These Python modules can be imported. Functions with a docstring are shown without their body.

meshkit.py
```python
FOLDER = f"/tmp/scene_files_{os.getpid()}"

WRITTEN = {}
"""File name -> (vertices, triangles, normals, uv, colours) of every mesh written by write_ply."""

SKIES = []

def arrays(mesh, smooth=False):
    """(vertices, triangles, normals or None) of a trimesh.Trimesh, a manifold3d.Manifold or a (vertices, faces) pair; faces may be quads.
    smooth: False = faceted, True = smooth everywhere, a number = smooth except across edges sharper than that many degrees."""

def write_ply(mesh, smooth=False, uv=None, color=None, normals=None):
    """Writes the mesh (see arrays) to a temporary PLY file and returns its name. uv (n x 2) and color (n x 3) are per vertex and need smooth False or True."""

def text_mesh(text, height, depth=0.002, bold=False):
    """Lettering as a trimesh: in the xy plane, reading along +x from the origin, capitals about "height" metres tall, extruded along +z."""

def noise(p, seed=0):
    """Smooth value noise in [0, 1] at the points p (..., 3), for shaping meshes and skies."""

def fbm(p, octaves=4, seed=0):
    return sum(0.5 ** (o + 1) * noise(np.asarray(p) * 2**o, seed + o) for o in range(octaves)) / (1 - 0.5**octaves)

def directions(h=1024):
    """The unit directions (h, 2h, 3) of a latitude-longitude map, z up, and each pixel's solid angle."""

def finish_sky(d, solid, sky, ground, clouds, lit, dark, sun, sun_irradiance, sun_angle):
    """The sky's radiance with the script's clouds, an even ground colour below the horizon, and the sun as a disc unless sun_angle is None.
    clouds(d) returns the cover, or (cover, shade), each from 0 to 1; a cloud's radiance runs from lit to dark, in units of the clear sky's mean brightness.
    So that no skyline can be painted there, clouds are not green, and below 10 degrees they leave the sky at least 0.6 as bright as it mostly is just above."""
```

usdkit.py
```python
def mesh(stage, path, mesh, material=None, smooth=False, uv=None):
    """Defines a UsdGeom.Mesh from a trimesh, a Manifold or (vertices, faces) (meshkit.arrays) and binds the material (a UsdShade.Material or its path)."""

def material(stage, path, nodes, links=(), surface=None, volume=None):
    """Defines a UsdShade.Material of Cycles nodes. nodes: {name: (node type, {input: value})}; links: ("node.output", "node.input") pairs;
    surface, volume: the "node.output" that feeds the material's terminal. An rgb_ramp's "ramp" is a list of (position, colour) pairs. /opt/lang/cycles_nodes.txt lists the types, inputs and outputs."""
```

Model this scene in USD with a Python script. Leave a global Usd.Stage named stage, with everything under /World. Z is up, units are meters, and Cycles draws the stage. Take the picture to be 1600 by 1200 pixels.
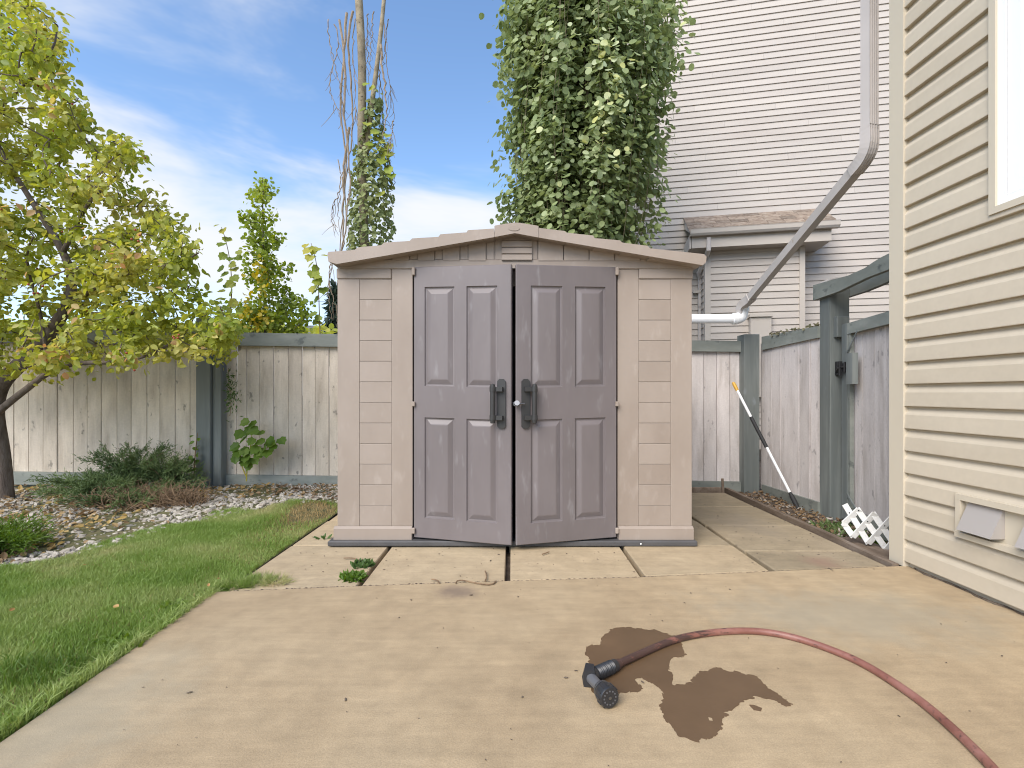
import math, random
import numpy as np, trimesh
from shapely.geometry import Polygon, Point, LineString
from shapely.prepared import prep
import usdkit, meshkit
from pxr import Usd, UsdGeom, UsdLux, UsdShade, Gf, Sdf, Vt

random.seed(7)
RNG = np.random.default_rng(7)
stage = Usd.Stage.CreateInMemory()
UsdGeom.SetStageUpAxis(stage, UsdGeom.Tokens.z)
UsdGeom.Xform.Define(stage, '/World')

# ------------------------------------------------------------------ camera, sky, sun, exposure
H, F, CX, CY = 0.95, 760.0, 800.0, 615.0          # eye height (m), focal length and horizon in photo pixels (1600 wide)
cam = UsdGeom.Camera.Define(stage, '/World/camera')
cam.CreateHorizontalApertureAttr(36.0)
cam.CreateVerticalApertureAttr(27.0)
cam.CreateFocalLengthAttr(36.0 * F / 1600)
cam.CreateVerticalApertureOffsetAttr(15 / 1600 * 36)
cam.CreateClippingRangeAttr(Gf.Vec2f(0.05, 5000))
cam.CreateExposureAttr(0.0)
_x = UsdGeom.Xformable(cam)
_x.AddTranslateOp().Set(Gf.Vec3d(0, 0, H))
_x.AddRotateXOp().Set(90.0)
SUN_EL = math.radians(43)
SUN_AZ = math.atan2(-0.52, -0.80)                  # atan2(x, y) of the direction towards the sun: behind the camera, to the left
SUN = np.array([math.sin(SUN_AZ) * math.cos(SUN_EL), math.cos(SUN_AZ) * math.cos(SUN_EL), math.sin(SUN_EL)])
sky = UsdLux.DomeLight.Define(stage, '/World/sky')
sky.CreateIntensityAttr(1.0)
usdkit.material(stage, '/World/Looks/sky_air', {
    'sk': ('sky_texture', {'sky_type': 'single_scattering', 'sun_disc': False, 'sun_elevation': SUN_EL, 'sun_rotation': SUN_AZ,
                           'air_density': 1.0, 'aerosol_density': 0.6, 'ozone_density': 1.5}),
    'hs': ('hsv', {'hue': 0.5, 'saturation': 1.08, 'value': 1.95, 'fac': 1.0}),
    'tc': ('texture_coordinate', {}),
    'mp': ('mapping', {'scale': (1.0, 1.0, 3.4), 'location': (0.35, 0.1, 0.62)}),
    'nz': ('noise_texture', {'scale': 2.1, 'detail': 7.0, 'roughness': 0.55, 'distortion': 0.35}),
    'sx': ('separate_xyz', {}),
    'el': ('map_range', {'value': 0, 'from_min': 0.04, 'from_max': 0.60, 'to_min': 0.09, 'to_max': -0.10, 'clamp': True}),
    'nd': ('vector_math', {'math_type': 'normalize'}),
    'c1': ('vector_math', {'math_type': 'subtract', 'vector2': (-0.50, 0.80, 0.29)}), 'c1s': ('vector_math', {'math_type': 'multiply', 'vector2': (3.0, 3.0, 8.5)}), 'c1l': ('vector_math', {'math_type': 'length'}),
    'c1r': ('map_range', {'range_type': 'smoothstep', 'from_min': 0.2, 'from_max': 1.5, 'to_min': 0.26, 'to_max': 0.0, 'clamp': True}),
    'c2': ('vector_math', {'math_type': 'subtract', 'vector2': (-0.10, 0.93, 0.32)}), 'c2s': ('vector_math', {'math_type': 'multiply', 'vector2': (4.0, 4.0, 12.0)}), 'c2l': ('vector_math', {'math_type': 'length'}),
    'c2r': ('map_range', {'range_type': 'smoothstep', 'from_min': 0.2, 'from_max': 1.4, 'to_min': 0.17, 'to_max': 0.0, 'clamp': True}),
    'cb': ('math', {'math_type': 'add'}), 'cc': ('math', {'math_type': 'add'}),
    'ad': ('math', {'math_type': 'add'}),
    'cv': ('map_range', {'range_type': 'smoothstep', 'from_min': 0.44, 'from_max': 0.78, 'to_min': 0.0, 'to_max': 0.95, 'clamp': True}),
    'mx': ('mix_color', {'b': (6.6, 6.7, 6.9), 'use_clamp': False}),
    'bg': ('background_shader', {'strength': 0.10}),
}, [('sk.color', 'hs.color'), ('tc.generated', 'mp.vector'), ('mp.vector', 'nz.vector'), ('tc.generated', 'sx.vector'), ('sx.z', 'el.value'),
    ('tc.generated', 'nd.vector1'), ('nd.vector', 'c1.vector1'), ('c1.vector', 'c1s.vector1'), ('c1s.vector', 'c1l.vector1'), ('c1l.value', 'c1r.value'),
    ('nd.vector', 'c2.vector1'), ('c2.vector', 'c2s.vector1'), ('c2s.vector', 'c2l.vector1'), ('c2l.value', 'c2r.value'),
    ('c1r.result', 'cb.value1'), ('c2r.result', 'cb.value2'), ('cb.value', 'cc.value1'), ('el.result', 'cc.value2'),
    ('nz.fac', 'ad.value1'), ('cc.value', 'ad.value2'), ('ad.value', 'cv.value'), ('cv.result', 'mx.fac'),
    ('hs.color', 'mx.a'), ('mx.result', 'bg.color')], surface='bg.background')
UsdShade.MaterialBindingAPI.Apply(sky.GetPrim()).Bind(UsdShade.Material.Get(stage, '/World/Looks/sky_air'))
sun = UsdLux.DistantLight.Define(stage, '/World/sun')
sun.CreateIntensityAttr(0.80)
sun.CreateAngleAttr(42.0)
sun.CreateColorAttr(Gf.Vec3f(1.0, 0.94, 0.86))
sun.CreateNormalizeAttr(True)
_zx = SUN / np.linalg.norm(SUN)
_xx = np.cross([0, 0, 1.0], _zx); _xx /= np.linalg.norm(_xx)
_yx = np.cross(_zx, _xx)
UsdGeom.Xformable(sun).AddTransformOp().Set(Gf.Matrix4d(*_xx, 0, *_yx, 0, *_zx, 0, 0, 0, 12, 1))
EXPOSURE = 0.56
cam.GetExposureAttr().Set(EXPOSURE)

# ------------------------------------------------------------------ scene graph helpers
USED, BASE = {}, {}

def numbered(path):
    if path not in USED:
        USED[path] = 0
        return path
    USED[path] += 1
    return '%s_%03d' % (path, USED[path])

def tag(p, label=None, cat=None, group=None, kind=None):
    prim = p.GetPrim()
    for k, v in (('label', label), ('category', cat), ('group', group), ('kind', kind)):
        if v:
            prim.SetCustomDataByKey(k, v)
    return p

def thing(name, label, cat, base=(0, 0, 0), group=None, kind=None):
    path = numbered('/World/' + name)
    x = UsdGeom.Xform.Define(stage, path)
    x.AddTranslateOp().Set(Gf.Vec3d(*map(float, base)))
    BASE[path] = np.array(base, float)
    tag(x, label, cat, group, kind)
    return path

def part(name, mesh, material, parent='/World', smooth=False, label=None, cat=None, group=None, kind=None):
    """A mesh given in world coordinates, placed under parent."""
    path = numbered(parent + '/' + name)
    v, f = verts_faces(mesh)
    b = BASE.get(parent, np.zeros(3))
    BASE[path] = b
    usdkit.mesh(stage, path, (v - b, f), '/World/Looks/' + material, smooth=smooth)
    tag(stage.GetPrimAtPath(path), label, cat, group, kind)
    return path

def verts_faces(m):
    if isinstance(m, (list,)):
        vs, fs, n = [], [], 0
        for q in m:
            v, f = verts_faces(q)
            vs.append(v); fs.append(f + n); n += len(v)
        return np.vstack(vs), np.vstack(fs)
    if isinstance(m, tuple):
        v, f = np.asarray(m[0], float), np.asarray(m[1], int)
        if f.shape[1] == 4:
            f = np.vstack([f[:, [0, 1, 2]], f[:, [0, 2, 3]]])
        return v, f
    return np.asarray(m.vertices, float), np.asarray(m.faces, int)

# ------------------------------------------------------------------ geometry helpers
def G(px, py, z=0.0):
    """The point at height z that the photograph shows at this pixel."""
    Y = F * (H - z) / (py - CY)
    return np.array([(px - CX) / F * Y, Y, z])

def AT(px, py, Y):
    return np.array([(px - CX) / F * Y, Y, H - (py - CY) / F * Y])

def box(x0, x1, y0, y1, z0, z1, c=0.0):
    x0, x1 = min(x0, x1), max(x0, x1); y0, y1 = min(y0, y1), max(y0, y1); z0, z1 = min(z0, z1), max(z0, z1)
    if c <= 0:
        m = trimesh.creation.box([x1 - x0, y1 - y0, z1 - z0])
        m.apply_translation([(x0 + x1) / 2, (y0 + y1) / 2, (z0 + z1) / 2])
        return m
    c = min(c, (x1 - x0) * .45, (y1 - y0) * .45, (z1 - z0) * .45)
    P = []
    for sx, ax in ((1, x0), (-1, x1)):
        for sy, ay in ((1, y0), (-1, y1)):
            for sz, az in ((1, z0), (-1, z1)):
                P += [(ax, ay + sy * c, az + sz * c), (ax + sx * c, ay, az + sz * c), (ax + sx * c, ay + sy * c, az)]
    return trimesh.convex.convex_hull(np.array(P))

def hull(pts):
    return trimesh.convex.convex_hull(np.asarray(pts, float))

def bar(a, b, w, t, up=(0, 0, 1), c=0.0):
    """A straight board from a to b: w wide across, t thick along 'up'."""
    a, b = np.asarray(a, float), np.asarray(b, float)
    d = b - a; L = np.linalg.norm(d); d /= L
    up = np.asarray(up, float); s = np.cross(d, up); s /= np.linalg.norm(s); u = np.cross(s, d)
    m = box(0, L, -w / 2, w / 2, -t / 2, t / 2, c)
    v = np.asarray(m.vertices)
    return trimesh.Trimesh(a + v[:, :1] * d + v[:, 1:2] * s + v[:, 2:3] * u, np.asarray(m.faces), process=False)

def tube(pts, r, n=8, closed=True):
    pts = np.asarray(pts, float); k = len(pts)
    r = np.broadcast_to(np.asarray(r, float), (k,))
    tan = np.gradient(pts, axis=0); tan /= np.maximum(np.linalg.norm(tan, axis=1, keepdims=True), 1e-9)
    ref = np.array([0.31, 0.22, 0.92]) if abs(tan[0, 2]) < .9 else np.array([1.0, .1, 0])
    V = []
    s = np.cross(tan[0], ref); s /= np.linalg.norm(s)
    for i in range(k):
        s = s - tan[i] * (s @ tan[i]); s /= max(np.linalg.norm(s), 1e-9)
        u = np.cross(tan[i], s)
        a = np.arange(n) / n * 2 * np.pi
        V.append(pts[i] + r[i] * (np.cos(a)[:, None] * s + np.sin(a)[:, None] * u))
    V = np.vstack(V)
    f = []
    i, j = np.meshgrid(np.arange(k - 1), np.arange(n), indexing='ij')
    a = i * n + j; b = i * n + (j + 1) % n
    f = np.stack([a, b, b + n, a + n], -1).reshape(-1, 4)
    f = np.vstack([f[:, [0, 1, 2]], f[:, [0, 2, 3]]])
    if closed:
        V = np.vstack([V, pts[0], pts[-1]]); c0, c1 = len(V) - 2, len(V) - 1
        f = np.vstack([f, [(c0, (q + 1) % n, q) for q in range(n)], [(c1, (k - 1) * n + q, (k - 1) * n + (q + 1) % n) for q in range(n)]])
    return V, f

def spline(pts, n):
    from scipy.interpolate import CubicSpline
    pts = np.asarray(pts, float)
    t = np.r_[0, np.cumsum(np.linalg.norm(np.diff(pts, axis=0), axis=1))]
    return CubicSpline(t, pts)(np.linspace(0, t[-1], n))

def prism(profile, A, B, out, up=(0, 0, 1)):
    """profile: (n, z) points, swept from A to B; n is measured along 'out', z along 'up'. Closed at both ends (fan)."""
    A, B, out, up = (np.asarray(q, float) for q in (A, B, out, up))
    p = np.asarray(profile, float); k = len(p)
    off = p[:, :1] * out + p[:, 1:2] * up
    V = np.vstack([A + off, B + off])
    f = []
    for i in range(k):
        j = (i + 1) % k
        f += [(i, j, j + k), (i, j + k, i + k)]
    return V, np.array(f + [tuple(t) for t in _caps(p, k)])

def _caps(p, k):
    poly = Polygon(p)
    try:
        import mapbox_earcut
        tr = mapbox_earcut.triangulate_float64(p, np.array([k], np.uint32)).reshape(-1, 3)
    except Exception:
        tr = np.array([(0, i, i + 1) for i in range(1, k - 1)])
    return [tuple(t[::-1]) for t in tr] + [tuple(t + k) for t in tr]

def plate(poly, place, t0, t1):
    """A shapely polygon (u, v) extruded from t0 to t1; place(u, v, t) gives world points."""
    geoms = getattr(poly, 'geoms', [poly])
    out = []
    for g in geoms:
        m = trimesh.creation.extrude_polygon(g, t1 - t0, engine='earcut')
        v = np.asarray(m.vertices)
        out.append((place(v[:, 0], v[:, 1], v[:, 2] + t0), np.asarray(m.faces)))
    return out

def grid(xs, ys, zf):
    X, Y = np.meshgrid(xs, ys, indexing='ij')
    Z = zf(X, Y)
    V = np.stack([X, Y, Z], -1).reshape(-1, 3)
    n, m = len(xs), len(ys)
    i, j = np.meshgrid(np.arange(n - 1), np.arange(m - 1), indexing='ij')
    a = i * m + j
    return V, np.stack([a, a + m, a + m + 1, a + 1], -1).reshape(-1, 4)

def scatter(tv, tf, pos, ax, ay, az):
    """Copies of a template (tv, tf): vertex (x, y, z) goes to pos + x*ax + y*ay + z*az. All arrays are (N, 3)."""
    N, k = len(pos), len(tv)
    V = pos[:, None] + tv[None, :, :1] * ax[:, None] + tv[None, :, 1:2] * ay[:, None] + tv[None, :, 2:3] * az[:, None]
    Fc = tf[None] + (np.arange(N) * k)[:, None, None]
    return V.reshape(-1, 3), Fc.reshape(-1, tf.shape[1])

def unit(a):
    return a / np.maximum(np.linalg.norm(a, axis=-1, keepdims=True), 1e-9)

def frames(nrm, tip):
    """Orthonormal axes for leaves: z along nrm, y along tip as far as it can be."""
    z = unit(nrm); y = unit(tip - z * np.sum(tip * z, -1, keepdims=True)); x = np.cross(y, z)
    return x, y, z

def rnd(*s):
    return RNG.random(s)

def nrmal(*s):
    return RNG.normal(size=s)

def fan(outline, mid=None, cup=0.0):
    o = np.asarray(outline, float)
    c = np.array([0, o[:, 1].mean()]) if mid is None else np.asarray(mid, float)
    z = cup * np.abs(o[:, 0])
    v = np.vstack([[c[0], c[1], 0], np.column_stack([o, z])])
    k = len(o)
    return v, np.array([(0, 1 + i, 1 + (i + 1) % k) for i in range(k)])

LEAF_OVAL = fan([(0, 0), (.25, .18), (.33, .45), (.22, .75), (0, 1), (-.22, .75), (-.33, .45), (-.25, .18)], cup=.35)
LEAF_ROUND = fan([(0, 0), (.35, .1), (.5, .42), (.36, .78), (0, 1), (-.36, .78), (-.5, .42), (-.35, .1)], cup=.12)
LEAF_LOBED = fan([(0, 0), (.28, -.05), (.40, .12), (.56, .30), (.44, .46), (.42, .70), (.20, .78), (0, 1.02), (-.20, .78), (-.42, .70), (-.44, .46), (-.56, .30), (-.40, .12), (-.28, -.05)], mid=(0, .3), cup=.2)
LEAF_THIN = fan([(0, 0), (.16, .4), (0, 1), (-.16, .4)], cup=.5)

def leaves(template, pos, out, size, droop=.5, wild=.5, upward=.35):
    """Leaves at pos whose faces look roughly along out (with scatter) and whose tips hang down."""
    N = len(pos)
    nr = unit(unit(out) + wild * nrmal(N, 3) + np.array([0, 0, upward]))
    tip = unit(out * .5 + nrmal(N, 3) * .6 + np.array([0, 0, -1.0]) * droop)
    x, y, z = frames(nr, tip)
    s = np.broadcast_to(size, (N,))[:, None]
    return scatter(template[0], template[1], pos, x * s, y * s, z * s)

def split_leaves(name, fol, k, material, parent, visible_key, most=300):
    """The leaves that show largest become parts of their own, the rest one part of the crown."""
    V, Fc = fol
    per = len(k[0]); nf = len(k[1]); N = len(V) // per
    V = V.reshape(N, per, 3)
    c = V.mean(1)
    order = np.argsort(visible_key(c))
    single, rest = order[:most], order[most:]
    for i in single:
        part(name, (V[i], k[1]), material, parent, smooth=True)
    Vr = V[rest].reshape(-1, 3)
    Fr = (k[1][None] + (np.arange(len(rest)) * per)[:, None, None]).reshape(-1, 3)
    part('foliage', (Vr, Fr), material, parent, smooth=True, kind='stuff')

def near_key(c):
    px = CX + F * c[:, 0] / c[:, 1]; py = CY - F * (c[:, 2] - H) / c[:, 1]
    return c[:, 1] + 100 * ((px < 0) | (px > 1600) | (py < 10) | (py > 1190))

# ------------------------------------------------------------------ materials
def look(name, nodes, links, surface):
    usdkit.material(stage, '/World/Looks/' + name, nodes, links, surface=surface)

def paint(name, cols, scale=(6, 6, 6), rough=.55, detail=5, bump=.15, bump_scale=None, vary=.12, dist=.004, spec=.4, ramp=(.3, .7), fine=None, fleck=None, tint=None):
    """Colour from stretched noise between two or three colours, an even tone shift per object, and a fine bump."""
    pos = np.linspace(ramp[0], ramp[1], len(cols))
    n = {
        'ge': ('geometry', {}), 'oi': ('object_info', {}),
        'of': ('math', {'math_type': 'multiply', 'value2': 37.0}),
        'av': ('vector_math', {'math_type': 'add'}),
        'mp': ('mapping', {'scale': scale}),
        'nz': ('noise_texture', {'scale': 1.0, 'detail': float(detail), 'roughness': .6}),
        'rp': ('rgb_ramp', {'ramp': [(float(p), c) for p, c in zip(pos, cols)]}),
        'vr': ('map_range', {'from_min': 0, 'from_max': 1, 'to_min': 1 - vary, 'to_max': 1 + vary}),
        'hs': ('hsv', {'hue': .5, 'saturation': 1.0, 'value': 1.0, 'fac': 1.0}),
        'mp2': ('mapping', {'scale': bump_scale or tuple(s * 5 for s in scale)}),
        'n2': ('noise_texture', {'scale': 1.0, 'detail': 4.0, 'roughness': .6}),
        'bp': ('bump', {'strength': bump, 'distance': dist}),
        'bs': ('principled_bsdf', {'roughness': rough, 'specular_ior_level': spec}),
    }
    l = [('oi.random', 'of.value1'), ('ge.position', 'av.vector1'), ('of.value', 'av.vector2'), ('av.vector', 'mp.vector'), ('mp.vector', 'nz.vector'), ('nz.fac', 'rp.fac'),
         ('oi.random', 'vr.value'), ('vr.result', 'hs.value'), ('av.vector', 'mp2.vector'), ('mp2.vector', 'n2.vector'),
         ('n2.fac', 'bp.height'), ('bp.normal', 'bs.normal')]
    src = 'rp.color'
    if fine:            # fine speckle: (scale, strength)
        n['mp3'] = ('mapping', {'scale': (fine[0],) * 3}); n['n3'] = ('noise_texture', {'scale': 1.0, 'detail': 3.0, 'roughness': .7})
        n['r3'] = ('map_range', {'from_min': .3, 'from_max': .7, 'to_min': 1 - fine[1], 'to_max': 1 + fine[1]})
        n['m3'] = ('mix_color', {'blend_type': 'multiply', 'fac': 1.0, 'use_clamp': False})
        n['c3'] = ('combine_xyz', {})
        l += [('ge.position', 'mp3.vector'), ('mp3.vector', 'n3.vector'), ('n3.fac', 'r3.value'), ('r3.result', 'c3.x'), ('r3.result', 'c3.y'), ('r3.result', 'c3.z'), (src, 'm3.a'), ('c3.vector', 'm3.b')]
        src = 'm3.result'
    if fleck:           # marks with their own colour: (mapping scale, colour, from, to)
        n['mp4'] = ('mapping', {'scale': fleck[0]}); n['n4'] = ('noise_texture', {'scale': 1.0, 'detail': 3.0, 'roughness': .55})
        n['r4'] = ('map_range', {'range_type': 'smoothstep', 'from_min': fleck[2], 'from_max': fleck[3], 'to_min': 0, 'to_max': fleck[4] if len(fleck) > 4 else .8, 'clamp': True})
        n['m4'] = ('mix_color', {'b': fleck[1]})
        l += [('av.vector', 'mp4.vector'), ('mp4.vector', 'n4.vector'), ('n4.fac', 'r4.value'), ('r4.result', 'm4.fac'), (src, 'm4.a')]
        src = 'm4.result'
    l += [(src, 'hs.color'), ('hs.color', 'bs.base_color')]
    look(name, n, l, 'bs.BSDF')

def leaf_look(name, cols, trans=.35, patch=None, gloss=.35):
    n = {
        'ge': ('geometry', {}), 'oi': ('object_info', {}),
        'ad': ('math', {'math_type': 'add'}), 'fr': ('math', {'math_type': 'fraction'}),
        'nz': ('noise_texture', {'scale': 2.2, 'detail': 2.0, 'roughness': .5}),
        'ns': ('map_range', {'from_min': .3, 'from_max': .7, 'to_min': -.28, 'to_max': .28}),
        'sm': ('math', {'math_type': 'add', 'use_clamp': True}),
        'rp': ('rgb_ramp', {'ramp': [(p, c) for p, c in zip(np.linspace(0, 1, len(cols)), cols)]}),
        'bs': ('principled_bsdf', {'roughness': .5, 'specular_ior_level': gloss}),
        'tb': ('hsv', {'hue': .485, 'saturation': 1.15, 'value': 1.25, 'fac': 1.0}),
        'tr': ('translucent_bsdf', {}),
        'mc': ('mix_closure', {'fac': trans}),
    }
    l = [('ge.random_per_island', 'ad.value1'), ('oi.random', 'ad.value2'), ('ad.value', 'fr.value1'), ('ge.position', 'nz.vector'), ('nz.fac', 'ns.value'), ('fr.value', 'sm.value1'), ('ns.result', 'sm.value2'),
         ('sm.value', 'rp.fac'), ('rp.color', 'bs.base_color'), ('rp.color', 'tb.color'), ('tb.color', 'tr.color'), ('bs.BSDF', 'mc.closure1'), ('tr.BSDF', 'mc.closure2')]
    look(name, n, l, 'mc.closure')

def plain(name, col, rough=.5, metallic=0.0, spec=.5):
    look(name, {'bs': ('principled_bsdf', {'base_color': col, 'roughness': rough, 'metallic': metallic, 'specular_ior_level': spec})}, [], 'bs.BSDF')

paint('shed_tan', [(0.263, 0.211, 0.171), (0.298, 0.244, 0.201), (0.327, 0.270, 0.227)], (2.2, 2.2, 1.0), rough=.5, bump=.25, bump_scale=(25, 25, 420), vary=.012, dist=.0015, fleck=((14, 14, 6), (.47, .41, .36), .56, .86, .35))
paint('shed_grey', [(0.135, 0.116, 0.114), (0.156, 0.134, 0.133), (0.181, 0.158, 0.157)], (2.5, 2.5, .9), rough=.42, bump=.25, bump_scale=(160, 160, 9), vary=.04, dist=.0015, fleck=((18, 18, 5), (.32, .31, .315), .58, .84, .45))
plain('handle_grey', (.030, .029, .028), .45)
paint('shed_base', [(.06, .058, .058), (.085, .082, .082)], (8, 8, 8), rough=.55, vary=.02)
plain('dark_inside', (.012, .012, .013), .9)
plain('steel', (.20, .20, .205), .42, 1.0)
paint('fence_plank', [(0.451, 0.380, 0.304), (0.582, 0.502, 0.407), (0.670, 0.581, 0.479)], (11, 11, 2.4), rough=.75, bump=.5, bump_scale=(90, 90, 4), vary=.09, dist=.003, fine=(60, .06), fleck=((13, 13, 8), (.19, .17, .145), .63, .71, .75))
paint('fence_rail', [(0.165, 0.178, 0.157), (0.207, 0.220, 0.194), (0.264, 0.274, 0.242)], (3, 3, 8), rough=.6, bump=.4, bump_scale=(12, 60, 60), vary=.10, dist=.003, fleck=((10, 10, 14), (.055, .065, .065), .60, .72, .6))
paint('fence_post', [(0.119, 0.132, 0.124), (0.148, 0.162, 0.153), (0.207, 0.222, 0.207)], (12, 12, 1.1), rough=.6, bump=.5, bump_scale=(80, 80, 4), vary=.08, dist=.003, fleck=((9, 9, 6), (.22, .24, .25), .64, .78, .6))
paint('gate_board', [(0.420, 0.374, 0.340), (0.544, 0.496, 0.467), (0.612, 0.563, 0.530)], (11, 11, 2.2), rough=.75, bump=.4, bump_scale=(90, 90, 4), vary=.11, dist=.003, fine=(60, .06), fleck=((13, 13, 8), (.25, .23, .22), .64, .72, .7))
paint('house_siding', [(0.478, 0.410, 0.309), (0.514, 0.446, 0.343), (0.533, 0.464, 0.359)], (1.1, 1.1, 3), rough=.5, bump=.1, bump_scale=(60, 6, 160), vary=.025, dist=.001, fine=(25, .03))
paint('house_trim', [(0.525, 0.462, 0.359), (0.553, 0.489, 0.380)], (2, 2, 1), rough=.5, vary=.01, bump=.05)
paint('neighbour_siding', [(0.408, 0.359, 0.314), (0.447, 0.398, 0.350), (0.465, 0.417, 0.364)], (.8, .8, 3), rough=.55, bump=.1, bump_scale=(6, 60, 160), vary=.045, dist=.001)
paint('neighbour_trim', [(0.450, 0.402, 0.351), (0.485, 0.436, 0.376)], (2, 2, 2), rough=.5, vary=.02, bump=.05)
paint('roof_shingle', [(.14, .10, .075), (.23, .175, .13), (.30, .25, .20)], (14, 14, 14), rough=.9, vary=.25, bump=.5, dist=.003)
paint('downspout_paint', [(0.430, 0.391, 0.361), (0.482, 0.441, 0.410)], (3, 3, 3), rough=.4, vary=.02, bump=.05, fleck=((22, 22, 9), (.30, .22, .14), .66, .78, .7))
plain('white_plastic', (.78, .78, .77), .35)
plain('window_white', (.82, .82, .81), .4)
plain('black_metal', (.012, .012, .013), .45)
plain('yellow_plastic', (.55, .30, .03), .45)
plain('black_foam', (.02, .02, .02), .7)
plain('hood_aluminium', (.44, .405, .375), .45, .3)
plain('hood_shade', (.45, .43, .40), .6)
paint('lattice_white', [(.62, .60, .56), (.74, .73, .70)], (20, 20, 20), rough=.5, vary=.01, fleck=((30, 30, 30), (.40, .34, .27), .62, .75, .6))
paint('old_wood', [(.10, .07, .048), (.17, .125, .09), (.23, .18, .14)], (14, 3, 14), rough=.85, bump=.6, vary=.15, dist=.004, fine=(70, .15))
paint('bark', [(.075, .055, .042), (.13, .10, .08), (.19, .155, .13)], (22, 22, 7), rough=.9, bump=.8, vary=.1, dist=.006)
paint('aspen_bark', [(.16, .13, .085), (.27, .22, .145), (.34, .29, .20)], (16, 16, 10), rough=.85, bump=.5, vary=.08, dist=.004, fleck=((26, 26, 40), (.06, .045, .035), .62, .70, .9))
paint('dead_twig', [(0.196, 0.143, 0.099), (0.310, 0.242, 0.171)], (20, 20, 20), rough=.9, vary=.1)
paint('brown_twig', [(.09, .055, .03), (.20, .13, .075), (.28, .19, .11)], (30, 30, 30), rough=.9, vary=.1)
paint('soil', [(.05, .036, .025), (.10, .075, .055), (.16, .125, .09)], (11, 11, 11), rough=.95, bump=1.0, vary=0, dist=.012, fine=(90, .3))
paint('turf_soil', [(.06, .055, .025), (.10, .10, .04), (.17, .135, .07)], (9, 9, 9), rough=.95, bump=.8, vary=0, dist=.01, fine=(120, .3))
paint('stone', [(0.245, 0.209, 0.167), (0.392, 0.351, 0.295), (0.539, 0.494, 0.422)], (23, 23, 23), rough=.85, bump=.5, vary=0, dist=.003, fine=(140, .2), fleck=((6, 6, 6), (.20, .15, .105), .55, .68, .6))
paint('far_roof', [(.10, .10, .10), (.15, .145, .14)], (2, 2, 2), rough=.9, vary=.05)

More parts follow.
